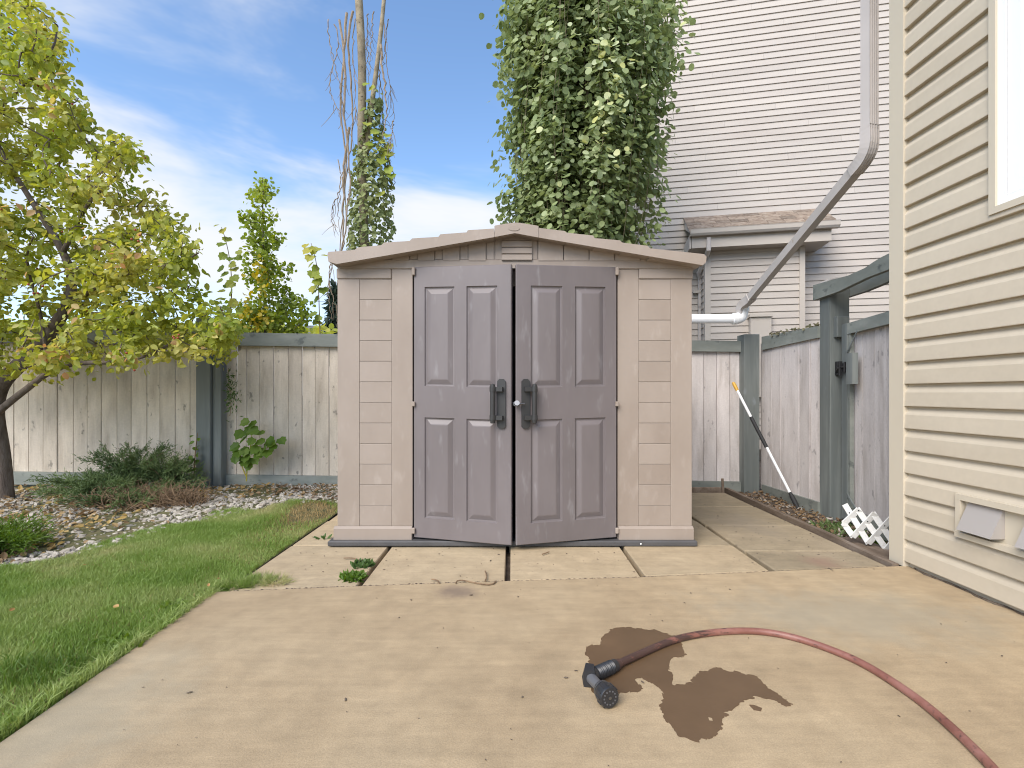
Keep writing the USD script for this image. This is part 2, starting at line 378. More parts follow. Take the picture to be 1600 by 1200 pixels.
# concrete: warm, blotched, with fine grain and a soft brown stain by the shed
def concrete(name, cols, stain=None, tone=1.0):
    n = {
        'ge': ('geometry', {}), 'oi': ('object_info', {}),
        'of': ('math', {'math_type': 'multiply', 'value2': 9.0}), 'av': ('vector_math', {'math_type': 'add'}),
        'n1': ('noise_texture', {'scale': 1.3, 'detail': 6.0, 'roughness': .62, 'distortion': .4}),
        'rp': ('rgb_ramp', {'ramp': [(.28, cols[0]), (.5, cols[1]), (.72, cols[2])]}),
        'n2': ('noise_texture', {'scale': 9.0, 'detail': 5.0, 'roughness': .7}),
        'r2': ('map_range', {'from_min': .3, 'from_max': .7, 'to_min': .86, 'to_max': 1.11}), 'sm': ('mapping', {'scale': (3.5, 30, 1), 'rotation': (0, 0, .06)}), 'sn': ('noise_texture', {'scale': 1.0, 'detail': 5.0, 'roughness': .65}), 'sr': ('map_range', {'from_min': .3, 'from_max': .7, 'to_min': .91, 'to_max': 1.07}), 'sq': ('math', {'math_type': 'multiply'}),
        'n3': ('noise_texture', {'scale': 210.0, 'detail': 3.0, 'roughness': .75}),
        'r3': ('map_range', {'from_min': .3, 'from_max': .7, 'to_min': .83, 'to_max': 1.14}),
        'mu': ('math', {'math_type': 'multiply'}), 'vr': ('map_range', {'from_min': 0, 'from_max': 1, 'to_min': .94, 'to_max': 1.05}),
        'mv': ('math', {'math_type': 'multiply'}),
        'hs': ('hsv', {'hue': .5, 'saturation': 1.0, 'value': 1.0, 'fac': 1.0}),
        'vo': ('voronoi_texture', {'scale': 55.0}),
        'rv': ('map_range', {'range_type': 'smoothstep', 'from_min': .03, 'from_max': .10, 'to_min': .55, 'to_max': 0.0, 'clamp': True}),
        'n5': ('noise_texture', {'scale': 3.1, 'detail': 2.0}),
        'r5': ('map_range', {'range_type': 'smoothstep', 'from_min': .5, 'from_max': .66, 'to_min': 0, 'to_max': 1, 'clamp': True}),
        'pf': ('math', {'math_type': 'multiply'}),
        'pm': ('mix_color', {'b': (.13, .10, .07)}),
        'wv': ('noise_texture', {'scale': 1.0, 'detail': 3.0}), 'wm': ('mapping', {'scale': (5, 120, 5), 'rotation': (0, 0, .08)}),
        'hm': ('math', {'math_type': 'multiply_add', 'value2': .15}),
        'bp': ('bump', {'strength': .35, 'distance': .003}),
        'bs': ('principled_bsdf', {'roughness': .82, 'specular_ior_level': .3}),
    }
    l = [('oi.random', 'of.value1'), ('ge.position', 'av.vector1'), ('of.value', 'av.vector2'), ('av.vector', 'n1.vector'), ('av.vector', 'n2.vector'), ('ge.position', 'n3.vector'), ('n1.fac', 'rp.fac'),
         ('n2.fac', 'r2.value'), ('n3.fac', 'r3.value'), ('ge.position', 'sm.vector'), ('sm.vector', 'sn.vector'), ('sn.fac', 'sr.value'), ('r2.result', 'sq.value1'), ('sr.result', 'sq.value2'), ('sq.value', 'mu.value1'), ('r3.result', 'mu.value2'), ('oi.random', 'vr.value'), ('mu.value', 'mv.value1'), ('vr.result', 'mv.value2'), ('mv.value', 'hs.value'),
         ('rp.color', 'hs.color'), ('ge.position', 'vo.vector'), ('vo.distance', 'rv.value'), ('ge.position', 'n5.vector'), ('n5.fac', 'r5.value'), ('rv.result', 'pf.value1'), ('r5.result', 'pf.value2'),
         ('pf.value', 'pm.fac'), ('hs.color', 'pm.a'), ('ge.position', 'wm.vector'), ('wm.vector', 'wv.vector'), ('wv.fac', 'hm.value1'), ('n3.fac', 'hm.value3'), ('hm.value', 'bp.height'), ('bp.normal', 'bs.normal')]
    src = 'pm.result'
    for i, (cx, cy, rx, ry, col, st) in enumerate(stain or []):
        a, b, c, d, e, f_, g = ('%s%d' % (q, i) for q in ('sa', 'sb', 'sc', 'sd', 'se', 'sf', 'sg'))
        n[a] = ('mapping', {'mapping_type': 'point', 'location': (-cx / rx, -cy / ry, 0), 'scale': (1 / rx, 1 / ry, 0.0)})
        n[b] = ('vector_math', {'math_type': 'length'})
        n[c] = ('noise_texture', {'scale': 7.0, 'detail': 5.0, 'roughness': .65})
        n[d] = ('math', {'math_type': 'multiply_add', 'value2': 1.6})
        n[e] = ('map_range', {'range_type': 'smoothstep', 'from_min': .9, 'from_max': 1.9, 'to_min': st, 'to_max': 0.0, 'clamp': True})
        n[f_] = ('mix_color', {'b': col})
        l += [('ge.position', a + '.vector'), (a + '.vector', b + '.vector1'), ('ge.position', c + '.vector'), (c + '.fac', d + '.value1'), (b + '.value', d + '.value3'), (d + '.value', e + '.value'), (e + '.result', f_ + '.fac'), (src, f_ + '.a')]
        src = f_ + '.result'
    l += [(src, 'bs.base_color')]
    look(name, n, l, 'bs.BSDF')

_st = G(715, 925)
_gr = G(1330, 960)
concrete('concrete', [(0.335, 0.248, 0.149), (0.388, 0.293, 0.179), (0.424, 0.327, 0.205)],
         stain=[(_st[0], _st[1], .13, .10, (.17, .125, .095), .75), (_gr[0], _gr[1], .8, .35, (.31, .28, .21), .55), (-1.3, 1.4, .35, .5, (.33, .30, .22), .45)])
concrete('paver', [(0.363, 0.281, 0.174), (0.414, 0.322, 0.205), (0.447, 0.354, 0.228)])
concrete('paver_dirty', [(0.239, 0.191, 0.122), (0.295, 0.237, 0.155), (0.343, 0.275, 0.185)], stain=[(1.75, 2.75, .16, .12, (.25, .15, .11), .6), (1.7, 3.6, .3, .5, (.24, .20, .15), .6)])
concrete('foundation', [(.25, .24, .20), (.33, .31, .26), (.38, .36, .30)])
look('wet_concrete', {
    'ge': ('geometry', {}), 'n1': ('noise_texture', {'scale': 3.0, 'detail': 5.0, 'roughness': .6}),
    'rp': ('rgb_ramp', {'ramp': [(.3, (.095, .058, .030)), (.55, (.118, .072, .038)), (.75, (.15, .092, .048))]}),
    'n3': ('noise_texture', {'scale': 210.0, 'detail': 3.0}), 'bp': ('bump', {'strength': .25, 'distance': .002}),
    'bs': ('principled_bsdf', {'roughness': .42, 'specular_ior_level': .35})},
    [('ge.position', 'n1.vector'), ('n1.fac', 'rp.fac'), ('rp.color', 'bs.base_color'), ('ge.position', 'n3.vector'), ('n3.fac', 'bp.height'), ('bp.normal', 'bs.normal')], 'bs.BSDF')
# hose: faded red rubber, black scuffs
look('hose_red', {
    'ge': ('geometry', {}), 'n1': ('noise_texture', {'scale': 9.0, 'detail': 5.0, 'roughness': .6}), 'rp': ('rgb_ramp', {'ramp': [(.3, (.145, .055, .04)), (.5, (.215, .09, .067)), (.72, (.28, .135, .108))]}),
    'sx': ('separate_xyz', {}), 'xr': ('map_range', {'range_type': 'smoothstep', 'from_min': .42, 'from_max': .95, 'to_min': .30, 'to_max': 0, 'clamp': True}),
    'mp': ('mapping', {'scale': (16, 60, 60)}), 'n2': ('noise_texture', {'scale': 1.0, 'detail': 5.0, 'roughness': .7}), 'ad': ('math', {'math_type': 'add'}),
    'r2': ('map_range', {'range_type': 'smoothstep', 'from_min': .56, 'from_max': .72, 'to_min': 0, 'to_max': .85, 'clamp': True}), 'mx': ('mix_color', {'b': (.04, .026, .022)}),
    'bp': ('bump', {'strength': .2, 'distance': .001}), 'bs': ('principled_bsdf', {'roughness': .45, 'specular_ior_level': .45})},
    [('ge.position', 'n1.vector'), ('n1.fac', 'rp.fac'), ('ge.position', 'sx.vector'), ('sx.x', 'xr.value'), ('ge.position', 'mp.vector'), ('mp.vector', 'n2.vector'), ('n2.fac', 'ad.value1'), ('xr.result', 'ad.value2'),
     ('ad.value', 'r2.value'), ('r2.result', 'mx.fac'), ('rp.color', 'mx.a'), ('mx.result', 'bs.base_color'), ('n2.fac', 'bp.height'), ('bp.normal', 'bs.normal')], 'bs.BSDF')
plain('nozzle_black', (.022, .022, .024), .38)
plain('nozzle_grey', (.10, .10, .105), .4)

GREEN = [(.035, .075, .012), (.07, .125, .02), (.11, .17, .035), (.17, .20, .05), (.24, .20, .08)]
leaf_look('grass_blade', [(0.078, 0.137, 0.024), (0.148, 0.236, 0.042), (0.218, 0.310, 0.070), (0.321, 0.373, 0.127), (0.514, 0.446, 0.232)], trans=.3)
leaf_look('dry_grass', [(0.270, 0.202, 0.080), (0.405, 0.295, 0.136), (0.330, 0.310, 0.112), (0.225, 0.264, 0.080)], trans=.2)
leaf_look('crab_leaf', [(0.224, 0.292, 0.052), (0.340, 0.382, 0.069), (0.447, 0.449, 0.103), (0.541, 0.483, 0.155), (0.447, 0.270, 0.121)], trans=.5)
leaf_look('aspen_leaf', [(0.189, 0.239, 0.094), (0.290, 0.348, 0.148), (0.392, 0.450, 0.235), (0.507, 0.552, 0.346), (0.580, 0.580, 0.220)], trans=.35, gloss=.5)
leaf_look('creeper_leaf', [(.085, .125, .035), (.14, .185, .06), (.19, .235, .09), (.27, .30, .12)], trans=.3)
leaf_look('young_leaf', [(0.195, 0.259, 0.036), (0.293, 0.360, 0.061), (0.406, 0.432, 0.085), (0.536, 0.475, 0.085)], trans=.45)
leaf_look('mixed_leaf', [(.06, .10, .02), (.10, .15, .03), (.15, .19, .035), (.27, .24, .03), (.45, .30, .02)], trans=.35)
leaf_look('yellow_leaf', [(.52, .42, .04), (.62, .50, .06), (.45, .42, .08)], trans=.4)
leaf_look('juniper_needle', [(.06, .10, .035), (.12, .17, .06), (.18, .24, .085), (.26, .29, .12)], trans=.15)
leaf_look('bright_shrub', [(.08, .15, .02), (.13, .21, .03), (.18, .26, .05)], trans=.35)
leaf_look('litter_leaf', [(.16, .10, .055), (.27, .18, .09), (.40, .28, .09), (.33, .12, .05), (.30, .25, .17)], trans=.15)
leaf_look('moss_litter', [(.10, .085, .05), (.17, .15, .085), (.20, .19, .10), (.27, .22, .12)], trans=.15)
leaf_look('weed_leaf', [(.05, .10, .025), (.08, .14, .04), (.14, .19, .07)], trans=.3)
leaf_look('spruce_needle', [(.02, .035, .02), (.04, .06, .035)], trans=.1)
plain('berry_red', (.28, .045, .02), .4)

# ================================================================== THE SETTING
tag(sky, None, None, kind='structure')
def smooth01(a, b, x):
    t = np.clip((x - a) / (b - a), 0, 1)
    return t * t * (3 - 2 * t)

def FY(x):                        # line of the back fence
    return 4.75 + .05 * (x + 2.9)

BED = np.array([(-7, 2.0), (-3.6, 2.35), (-2.80, 2.62), (-2.60, 3.05), (-2.30, 3.62), (-1.95, 4.02), (-1.38, 4.25)])
def bed_y(x):
    return np.interp(x, BED[:, 0], BED[:, 1])

def lawn_z(x, y):
    p = np.stack([x * 3, y * 3, np.zeros_like(x)], -1)
    z = -.014 + .075 * smooth01(2.7, 4.7, y) * smooth01(-1.3, -1.7, x) + .02 * (meshkit.fbm(p, 3, 5) - .5)
    return np.where(y > 4.95, -.09, z)

xs = np.unique(np.r_[np.linspace(-120, -8, 18), np.linspace(-8, 8, 40), np.linspace(8, 120, 18)])
ys = np.unique(np.r_[np.linspace(-40, -2, 10), np.linspace(-2, 12, 36), np.linspace(12, 260, 26)])
part('ground', grid(xs, ys, lambda x, y: -.11 + 0 * x), 'soil', kind='structure')
part('lawn', grid(np.linspace(-7, -1.40, 110), np.linspace(-.8, 4.9, 112), lawn_z), 'turf_soil', smooth=True, kind='structure')
# soil strip between the paving and the side fence
def strip_z(x, y):
    p = np.stack([x * 9, y * 9, np.zeros_like(x)], -1)
    return -.075 + .035 * meshkit.fbm(p, 3, 2) + .012 * smooth01(2.2, 2.6, x)
part('soil_strip', grid(np.linspace(2.12, 3.4, 40), np.linspace(2.66, 4.98, 60), strip_z), 'soil', smooth=True, kind='structure')

# poured slab, its far edge a little askew
slab = [G(335, 925), G(560, 916), G(785, 908), G(1000, 902), G(1200, 893), G(1418, 884)]
edge = np.array([p[:2] for p in slab])
sl = Polygon(np.vstack([edge, [(2.19, 2.62)], [(2.26, -3.0)], [(-1.33, -3.0)], [(-1.394, 1.394)]]))
sl_m = plate(sl, lambda u, v, t: np.column_stack([u, v, t]), -.11, 0.0)
part('concrete_slab', sl_m, 'concrete', kind='structure')

paving = thing('paving', None, None, (0, 3.2, 0), kind='structure')
part('joint_soil', box(-1.40, 2.10, 2.30, 4.93, -.105, -.055), 'soil', paving)
vx = [-1.395, -.765, -.028, .685, 1.395, 2.085]
rows = [None, 3.06, 3.66, 4.26, 4.86]
slab_y = lambda x: np.interp(x, edge[:, 0], edge[:, 1])
for c in range(5):
    for r in range(4):
        g = .008 + .006 * random.random()
        x0, x1 = vx[c] + g, vx[c + 1] - g
        if c == 2 and r == 0: x0 += .007
        if c == 4: x0 += .012
        if c == 1: x0 += .005
        y1 = rows[r + 1] - g
        g2 = g + .006
        y0 = slab_y((x0 + x1) / 2) if r == 0 else rows[r] + g2
        off = [0, 0, 0, 0, -.11][c]
        if r > 0: y0 += off
        y1 += off
        zt = -.004 - .008 * (r > 1) - .003 * (c == 4) * (r > 0) + random.uniform(-.003, .003)
        tilt = [random.uniform(-.003, .003) for _ in range(4)]
        if r == 0:
            pts = [(x0, slab_y(x0) + .018), (x1, slab_y(x1) + .018), (x1, y1), (x0, y1)]
        else:
            pts = [(x0, y0), (x1, y0), (x1, y1), (x0, y1)]
        pieces = [pts]
        if c == 0 and r == 0:    # the cracked corner stone
            a0, a1 = G(450, 908), G(572, 889)
            pieces = [[pts[0], pts[1], (x1, a1[1] - .006), (x0 + .30, a0[1] - .0)], [(x0, pts[0][1] + .03), (x0 + .28, a0[1] + .012), (x1, a1[1] + .004), pts[2], pts[3]]]
        for P in pieces:
            P = np.array(P); ctr = P.mean(0)
            inn = ctr + (P - ctr) * (1 - .006 / np.linalg.norm(P - ctr, axis=1, keepdims=True))
            tz = np.array([zt + tilt[q % 4] for q in range(len(P))])
            V = np.vstack([np.column_stack([P, np.full(len(P), -.10)]), np.column_stack([P, tz - .006]), np.column_stack([inn, tz])])
            part('paving_stone', hull(V), 'paver_dirty' if c == 4 or (c == 3 and r > 0) else 'paver', paving)

# ================================================================== BEIGE HOUSE on the right
def HX(Y):
    return 2.185 + .02 * (2.674 - Y)
PITCH, Z0 = .1217, .030
hb = (2.3, 1.4, 0)
house = thing('beige_house', 'house wall in beige horizontal siding with a white window and two vent hoods', 'house', hb)
hd = np.array([-.02, 1.0, 0]); hd /= np.linalg.norm(hd)
ho = np.array([-1.0, -.02, 0]); ho /= np.linalg.norm(ho)
LAP = [(-.004, 0), (.0275, 0), (.0285, .004), (.0245, .074), (.0205, .084), (.0105, .100), (.005, .108), (.003, PITCH + .004), (-.004, PITCH + .004)]
YF = 2.676
def HP(Y, n=0.0, z=0.0):
    return np.array([HX(Y), Y, z]) + ho * n
WY1, WY0, WZ0, WZ1 = 2.205, 1.15, 1.757, 3.05      # window opening in the siding
VY1, VY0, VZ0, VZ1 = 2.365, 1.84, .262, .466       # vent block
for k in range(34):
    z = Z0 + k * PITCH
    spans = [(-2.2, YF)]
    for (a, b, c, d) in ((WY0, WY1, WZ0, WZ1), (VY0, VY1, VZ0, VZ1)):
        if z + PITCH > c + .02 and z < d - .01:
            spans = [(-2.2, a), (b, YF)]
            if z < c - .002:      # the board is cut out around the opening: what is left below and above it
                part('siding_board', prism([(-.004, 0), (.0275, 0), (.0285, .004), (.0272, c - z), (-.004, c - z)], HP(a, 0, z), HP(b, 0, z), ho), 'house_siding', house)
            if z + PITCH > d + .002:
                q0 = d - z
                part('siding_board', prism([(-.004, q0), (.0245, q0), (.0240, q0 + .004), (.0205, .084), (.0105, .100), (.005, .108), (.003, PITCH + .004), (-.004, PITCH + .004)], HP(a, 0, z), HP(b, 0, z), ho), 'house_siding', house)
    for a, b in spans:
        part('siding_board', prism(LAP, HP(a, 0, z), HP(b, 0, z), ho), 'house_siding', house)
part('wall_core', [box(2.24, 6.0, -2.2, 2.70, -.1, 4.35)], 'house_siding', house)
part('sheathing', hull([HP(-2.2, -.003, 0), HP(2.70, -.003, 0), HP(-2.2, -.003, 4.2), HP(2.70, -.003, 4.2), HP(-2.2, -.03, 0), HP(2.70, -.03, 0), HP(-2.2, -.03, 4.2), HP(2.70, -.03, 4.2)]), 'house_siding', house)
cp = [HP(YF, .033, .0), HP(2.774, .033, .0), HP(YF, -.05, .0), HP(2.774, -.05, 0)]
part('corner_post', hull(cp + [p + np.array([0, 0, 4.3]) for p in cp]), 'house_trim', house)
cp = [HP(YF + .004, .0272, .008), HP(YF + .012, .0272, .008)]
part('foundation', [hull([HP(-2.2, -.004, -.1), HP(2.70, -.004, -.1), HP(-2.2, -.004, .036), HP(2.70, -.004, .036), HP(-2.2, -.10, -.1), HP(2.70, -.10, -.1), HP(-2.2, -.1, .036), HP(2.7, -.1, .036)])], 'foundation', house)
# broken sealant along the joint of slab and wall
joint = [HP(y, .012 + .010 * math.sin(y * 23) + random.uniform(-.006, .006), .002) for y in np.arange(1.2, 2.66, .03)]
part('sealant_bead', [tube(np.array(joint), [.004 + .003 * random.random() for _ in joint], 5)], 'soil', house)
# eave far above
part('eave', [box(1.85, 6.4, -2.6, 3.05, 4.35, 4.42), box(1.80, 1.85, -2.6, 3.05, 4.30, 4.46)], 'house_trim', house)
# window
wt = []
def hbox(y0, y1, z0, z1, n0, n1, c=.002):
    pts = [HP(y, n, z) for y in (y0, y1) for z in (z0, z1) for n in (n0, n1)]
    return hull(pts)
part('window_trim', [hbox(WY1 - .030, WY1, WZ0, WZ1, 0, .036), hbox(WY0, WY1 - .030, WZ0, WZ0 + .030, 0, .0365)], 'house_trim', house)
wf = part('window_frame', [hbox(WY1 - .062, WY1 - .030, WZ0 + .03, WZ1, -.02, .024), hbox(WY0, WY1 - .062, WZ0 + .03, WZ0 + .066, -.02, .0235)], 'window_white', house)
part('gasket', [hbox(WY1 - .066, WY1 - .062, WZ0 + .066, WZ1, -.02, .010), hbox(WY0, WY1 - .066, WZ0 + .066, WZ0 + .070, -.02, .0095)], 'handle_grey', wf)
part('sash', [hbox(WY1 - .12, WY1 - .066, WZ0 + .07, WZ1, -.02, .016), hbox(WY0, WY1 - .12, WZ0 + .07, WZ0 + .125, -.02, .0155)], 'window_white', wf)
look('pane_glass', {'fr': ('fresnel', {'IOR': 1.5}), 'tr': ('transparent_bsdf', {}), 'gl': ('glossy_bsdf', {'roughness': .02, 'color': (.9, .9, .9)}), 'mx': ('mix_closure', {})},
     [('fr.fac', 'mx.fac'), ('tr.BSDF', 'mx.closure1'), ('gl.BSDF', 'mx.closure2')], 'mx.closure')
part('pane', hbox(WY0 + .05, WY1 - .12, WZ0 + .125, WZ1, -.006, -.002), 'pane_glass', wf)
part('blind', hbox(WY0, WY1 - .09, WZ0 + .1, WZ1, -.02, -.014), 'window_white', wf)
# vent block with two hoods
vb = part('vent_block', [hbox(VY0, VY1, VZ0 - .004, VZ0 + .022, 0, .042), hbox(VY0, VY1, VZ1 - .028, VZ1, 0, .038), hbox(VY1 - .024, VY1, VZ0 + .022, VZ1 - .028, 0, .0375), hbox(VY0, VY1 - .024, VZ0 + .022, VZ1 - .028, 0, .010)], 'house_trim', house)
for (ya, yb) in ((2.316, 2.158), (2.052, 1.894)):
    zt, zb, e = .432, .304, .078
    A = [HP(ya, .010, zt), HP(yb, .010, zt), HP(ya, e, zb), HP(yb, e, zb), HP(ya, .010, zb), HP(yb, .010, zb), HP(ya, .018, zt), HP(yb, .018, zt)]
    hd_ = part('vent_hood', [hull([A[6], A[7], A[2], A[3], A[6] - ho * .004, A[7] - ho * .004, A[2] - ho * .005, A[3] - ho * .005]),
                             hull([A[0], A[6], A[2], A[4]] + [q + np.array([0, .002, 0]) for q in (A[0], A[6], A[2], A[4])]),
                             hull([A[1], A[7], A[3], A[5]] + [q - np.array([0, .002, 0]) for q in (A[1], A[7], A[3], A[5])])], 'hood_aluminium', house)
    part('flap', hull([HP(ya - .01, .014, zt - .02), HP(yb + .01, .014, zt - .02), HP(ya - .01, .03, zb + .01), HP(yb + .01, .03, zb + .01), HP(ya - .01, .012, zt - .02), HP(yb + .01, .012, zb + .01)]), 'hood_shade', hd_)

# ================================================================== NEIGHBOUR'S HOUSE
NW = np.array([5.347, 7.47, 0]); ND = np.array([4.93, -1.0, 0]) / math.hypot(4.93, 1); NO = np.array([-ND[1] * -1, 0, 0])
NO = np.array([ND[1], -ND[0], 0])       # outward, towards the camera
def NP(t, n=0.0, z=0.0):
    return NW + ND * t + NO * n + np.array([0, 0, z])
def NT(px, n=0.0):
    """Distance along the wall at which a point n in front of it shows at this pixel column."""
    k = (px - CX) / F
    a = NW + NO * n
    return (k * a[1] - a[0]) / (ND[0] - k * ND[1])
def NZ(px, py, n=0.0):
    Y = (NP(NT(px, n), n))[1]
    return H - (py - CY) / F * Y
nh = thing('neighbour_house', 'tall pale lilac-grey sided house with a small shingled bump-out behind the fence', 'house', NP(0, 0, 0))
PN = .1016
LAPN = [(-.004, 0), (.0175, 0), (.0185, .003), (.0030, PN + .003), (-.004, PN + .003)]
T0, T1 = NT(915), NT(915) + 9.5
zref = NZ(1344, 167, 0)
kz = int((zref - .2) / PN)
BT0, BT1, BN = NT(1101, .36), NT(1257, .36), .36     # bump-out
BZ1 = NZ(1180, 392, .36)
for k in range(-kz, 42):
    z = zref + k * PN
    tj = T0 + 1.0 + ((k * 2.618) % 1.0) * 3.2
    spans = [(T0 + .09, tj - .001), (tj + .001, T1)]
    for a, b in spans:
        part('siding_board', prism(LAPN, NP(a, 0, z), NP(b, 0, z), NO), 'neighbour_siding', nh)
part('wall_core', hull([NP(t, n, z) for t in (T0, T1) for n in (-.006, -5.0) for z in (-.1, 9.0)]), 'neighbour_siding', nh)
part('corner_trim', hull([NP(t, n, z) for t in (T0 - .012, T0 + .09) for n in (-.09, .030) for z in (-.1, 8.6)]), 'neighbour_trim', nh)
def nbox(t0, t1, n0, n1, z0, z1):
    return hull([NP(t, n, z) for t in (t0, t1) for n in (n0, n1) for z in (z0, z1)])
bo = part('bump_out', nbox(BT0 + .01, BT1 - .01, -.004, BN - .006, .1, BZ1 + .06), 'neighbour_siding', nh)
k0 = int((BZ1 - .3) / PN)
for k in range(k0 + 2):
    z = BZ1 - .02 - k * PN
    part('siding_board', prism(LAPN, NP(BT0 + .085, BN - .004, z), NP(BT1 - .075, BN - .004, z), NO), 'neighbour_siding', bo)
    part('siding_board', prism(LAPN, NP(BT0 + .008, .0, z), NP(BT0 + .008, BN - .09, z), -ND), 'neighbour_siding', bo)
part('corner_trim', [nbox(BT0, BT0 + .085, BN - .085, BN + .026, .1, BZ1 + .08)], 'neighbour_trim', bo)
part('corner_trim', [nbox(BT1 - .075, BT1, BN - .085, BN + .026, .1, BZ1 + .08)], 'neighbour_trim', bo)
RN = .62
RT0, RT1 = NT(1079, RN), NT(1308, RN)
zg1, zg0 = NZ(1079.5, 361, RN), NZ(1079.5, 370, RN)
zf0 = NZ(1082, 387, RN)
zr = NZ(1071, 344, .0)
eave = part('eave_box', [nbox(RT0 + .02, RT1 - .06, 0.0, RN - .03, zf0, zg0 + .02)], 'neighbour_trim', bo)
# gutter: open trough with a rolled lip
GUT = [(0, 0), (.07, 0), (.095, .03), (.10, .085), (.105, .095), (.094, .095), (.088, .084), (.084, .036), (.064, .010), (0.004, .010), (.004, .095), (0, .095)]
part('gutter', prism(GUT, NP(RT0 - .01, RN - .03, zg0), NP(RT1 + .02, RN - .03, zg0), NO), 'neighbour_trim', bo)
sl_z0, sl_z1 = zg1 + .0, zr + .05
part('roof_deck', hull([NP(RT0, RN, sl_z0 - .012), NP(RT1, RN, sl_z0 - .012), NP(RT0, 0, sl_z1 - .012), NP(RT1 - .04, 0, sl_z1 - .012), NP(RT0, RN, sl_z0 - .04), NP(RT1, RN, sl_z0 - .04), NP(RT0, 0, sl_z1 - .2), NP(RT1 - .04, 0, sl_z1 - .2)]), 'neighbour_trim', bo)
nrow = 5
for r in range(nrow):
    n0, n1 = RN + .02 - (RN + .02) * r / nrow, RN + .02 - (RN + .02) * (r + 1.25) / nrow
    zz = lambda n: sl_z0 + (sl_z1 - sl_z0) * (1 - n / RN)
    t = RT0 - .02 - (r % 2) * .1
    while t < RT1 + .02:
        w = .2 + .08 * random.random()
        a, b = max(t, RT0 - .02), min(t + w - .005, RT1 + .03)
        if b - a > .02:
            m_ = max(n1, .003)
            part('shingle', hull([NP(q, n0, zz(n0) + e) for q in (a, b) for e in (-.008, .006)] + [NP(q, m_, zz(m_) + e) for q in (a, b) for e in (-.008, -.002)]), 'roof_shingle', bo)
        t += w
part('end_board', nbox(RT0 - .012, RT0 + .012, 0.0, RN - .035, zf0 - .005, zg0 + .03), 'neighbour_trim', bo)
# bump-out's own slim downspout
nd = [NP(NT(1107, RN - .02), RN - .02, NZ(1107, 372, RN)), NP(NT(1107, RN - .02), RN - .02, NZ(1107, 390, RN)), NP(NT(1103, .42), .42, NZ(1103, 402, .42)),
      NP(NT(1092, .15), .15, NZ(1092, 426, .15)), NP(NT(1094, .06), .06, NZ(1094, 436, .06)), NP(NT(1094, .06), .06, NZ(1094, 480, .06)), NP(NT(1094, .06), .06, .2)]
sp = []
for a, b in zip(nd[:-1], nd[1:]):
    sp.append(bar(a - unit(b - a) * .02, b + unit(b - a) * .02, .062, .05, up=NO if abs(unit(b - a)[2]) > .5 else (0, 0, 1), c=.008))
dsp = part('downspout', sp, 'downspout_paint', nh)
part('pipe_strap', nbox(NT(1083, .05), NT(1100, .05), .02, .09, NZ(1094, 458, .06), NZ(1094, 454, .06)), 'neighbour_trim', dsp)
ub = part('utility_box', [nbox(NT(1170, BN + .02), NT(1202, BN + .02), BN, BN + .12, .9, NZ(1186, 497, BN))], 'neighbour_trim', nh)
part('lid', nbox(NT(1168, BN + .02), NT(1204, BN + .02), BN, BN + .15, NZ(1186, 497, BN) + .001, NZ(1186, 492.5, BN)), 'neighbour_trim', ub)

# ================================================================== FENCES
zt_ = lambda x: 1.547 - .0114 * (x + 2.9)
zrb = lambda x: 1.419 - .008 * (x + 2.9)
zbt = lambda x: .165 - .0225 * (x + 2.9)
zbb = lambda x: .050 - .020 * (x + 2.9)
def fx(px):                                   # x on the back fence line seen at a pixel column
    k = (px - CX) / F
    return k * (4.75 + .05 * 2.9) / (1 - .05 * k)
def fence_x(x, dy=0.0, z=0.0):
    return np.array([x, FY(x) + dy, z])
bf = thing('plank_fence', 'long weathered pale plank fence with dark grey-green rails behind the shed', 'fence', (-2.0, FY(-2.0), 0))
def plank_run(xs_, parent, mat):
    for a, b in zip(xs_[:-1], xs_[1:]):
        g = .0025; d = random.uniform(-.004, .004); lean = random.uniform(-.0015, .0015)
        y = FY((a + b) / 2) + d
        m = box(a + g, b - g, y, y + .018, zbt((a + b) / 2) - .05, zrb((a + b) / 2) + .06, .0025)
        v = np.asarray(m.vertices).copy(); v[:, 0] += lean * (v[:, 2] - .8); v[:, 1] += .05 * (v[:, 0] - (a + b) / 2)
        part('plank', (v, np.asarray(m.faces)), mat, parent)
L = [21, 44, 67.5, 89.5, 114, 136, 158, 182.5, 205, 229.5, 250, 274, 297, 322]
left = [fx(q) for q in L]
while left[0] > -6.4:
    left.insert(0, left[0] - random.uniform(.136, .15))
plank_run(left, bf, 'fence_plank')
mid = [fx(q) for q in (352, 369.5, 384.5, 405.5, 427.5, 451, 472, 492.5, 514, 534.5)]
while mid[-1] < fx(1060):
    mid.append(mid[-1] + .142)
mid = [q for q in mid if q < fx(1070)]
plank_run(mid, bf, 'fence_plank')
plank_run([mid[-1]] + [fx(q) for q in (1079, 1100, 1120, 1140.5, 1163)], bf, 'gate_board')
def rail(x0, x1, zt0, zb0, front, thick, parent, name):
    P = [fence_x(x, d, z(x)) for x in (x0, x1) for d in (-front - thick, -front) for z in (zt0, zb0)]
    part(name, hull(P), 'fence_rail', parent)
xp0, xp1 = fx(320), fx(356)
for a, b in ((-6.4, xp0 - .001), (xp1 + .001, .2), (.203, fx(1163))):
    rail(a, b, zt_, zrb, .002, .038, bf, 'top_rail')
    rail(a, b, zbt, zbb, .002, .036, bf, 'bottom_rail')
part('cap_rail', [hull([fence_x(x, d, zt_(x) + e) for x in (xp1 + .001, fx(1163)) for d in (-.036, .05) for e in (-.03, -.002)])], 'fence_rail', bf)
yb = FY(xp0)
part('post', box(xp0, xp0 + .135, yb - .135, yb + .01, -.05, AT(330, 500, yb)[2], .004), 'fence_post', bf)
part('post_board', box(xp0 + .137, xp1, yb - .10, yb - .005, -.05, AT(345, 518, yb)[2], .004), 'fence_post', bf)
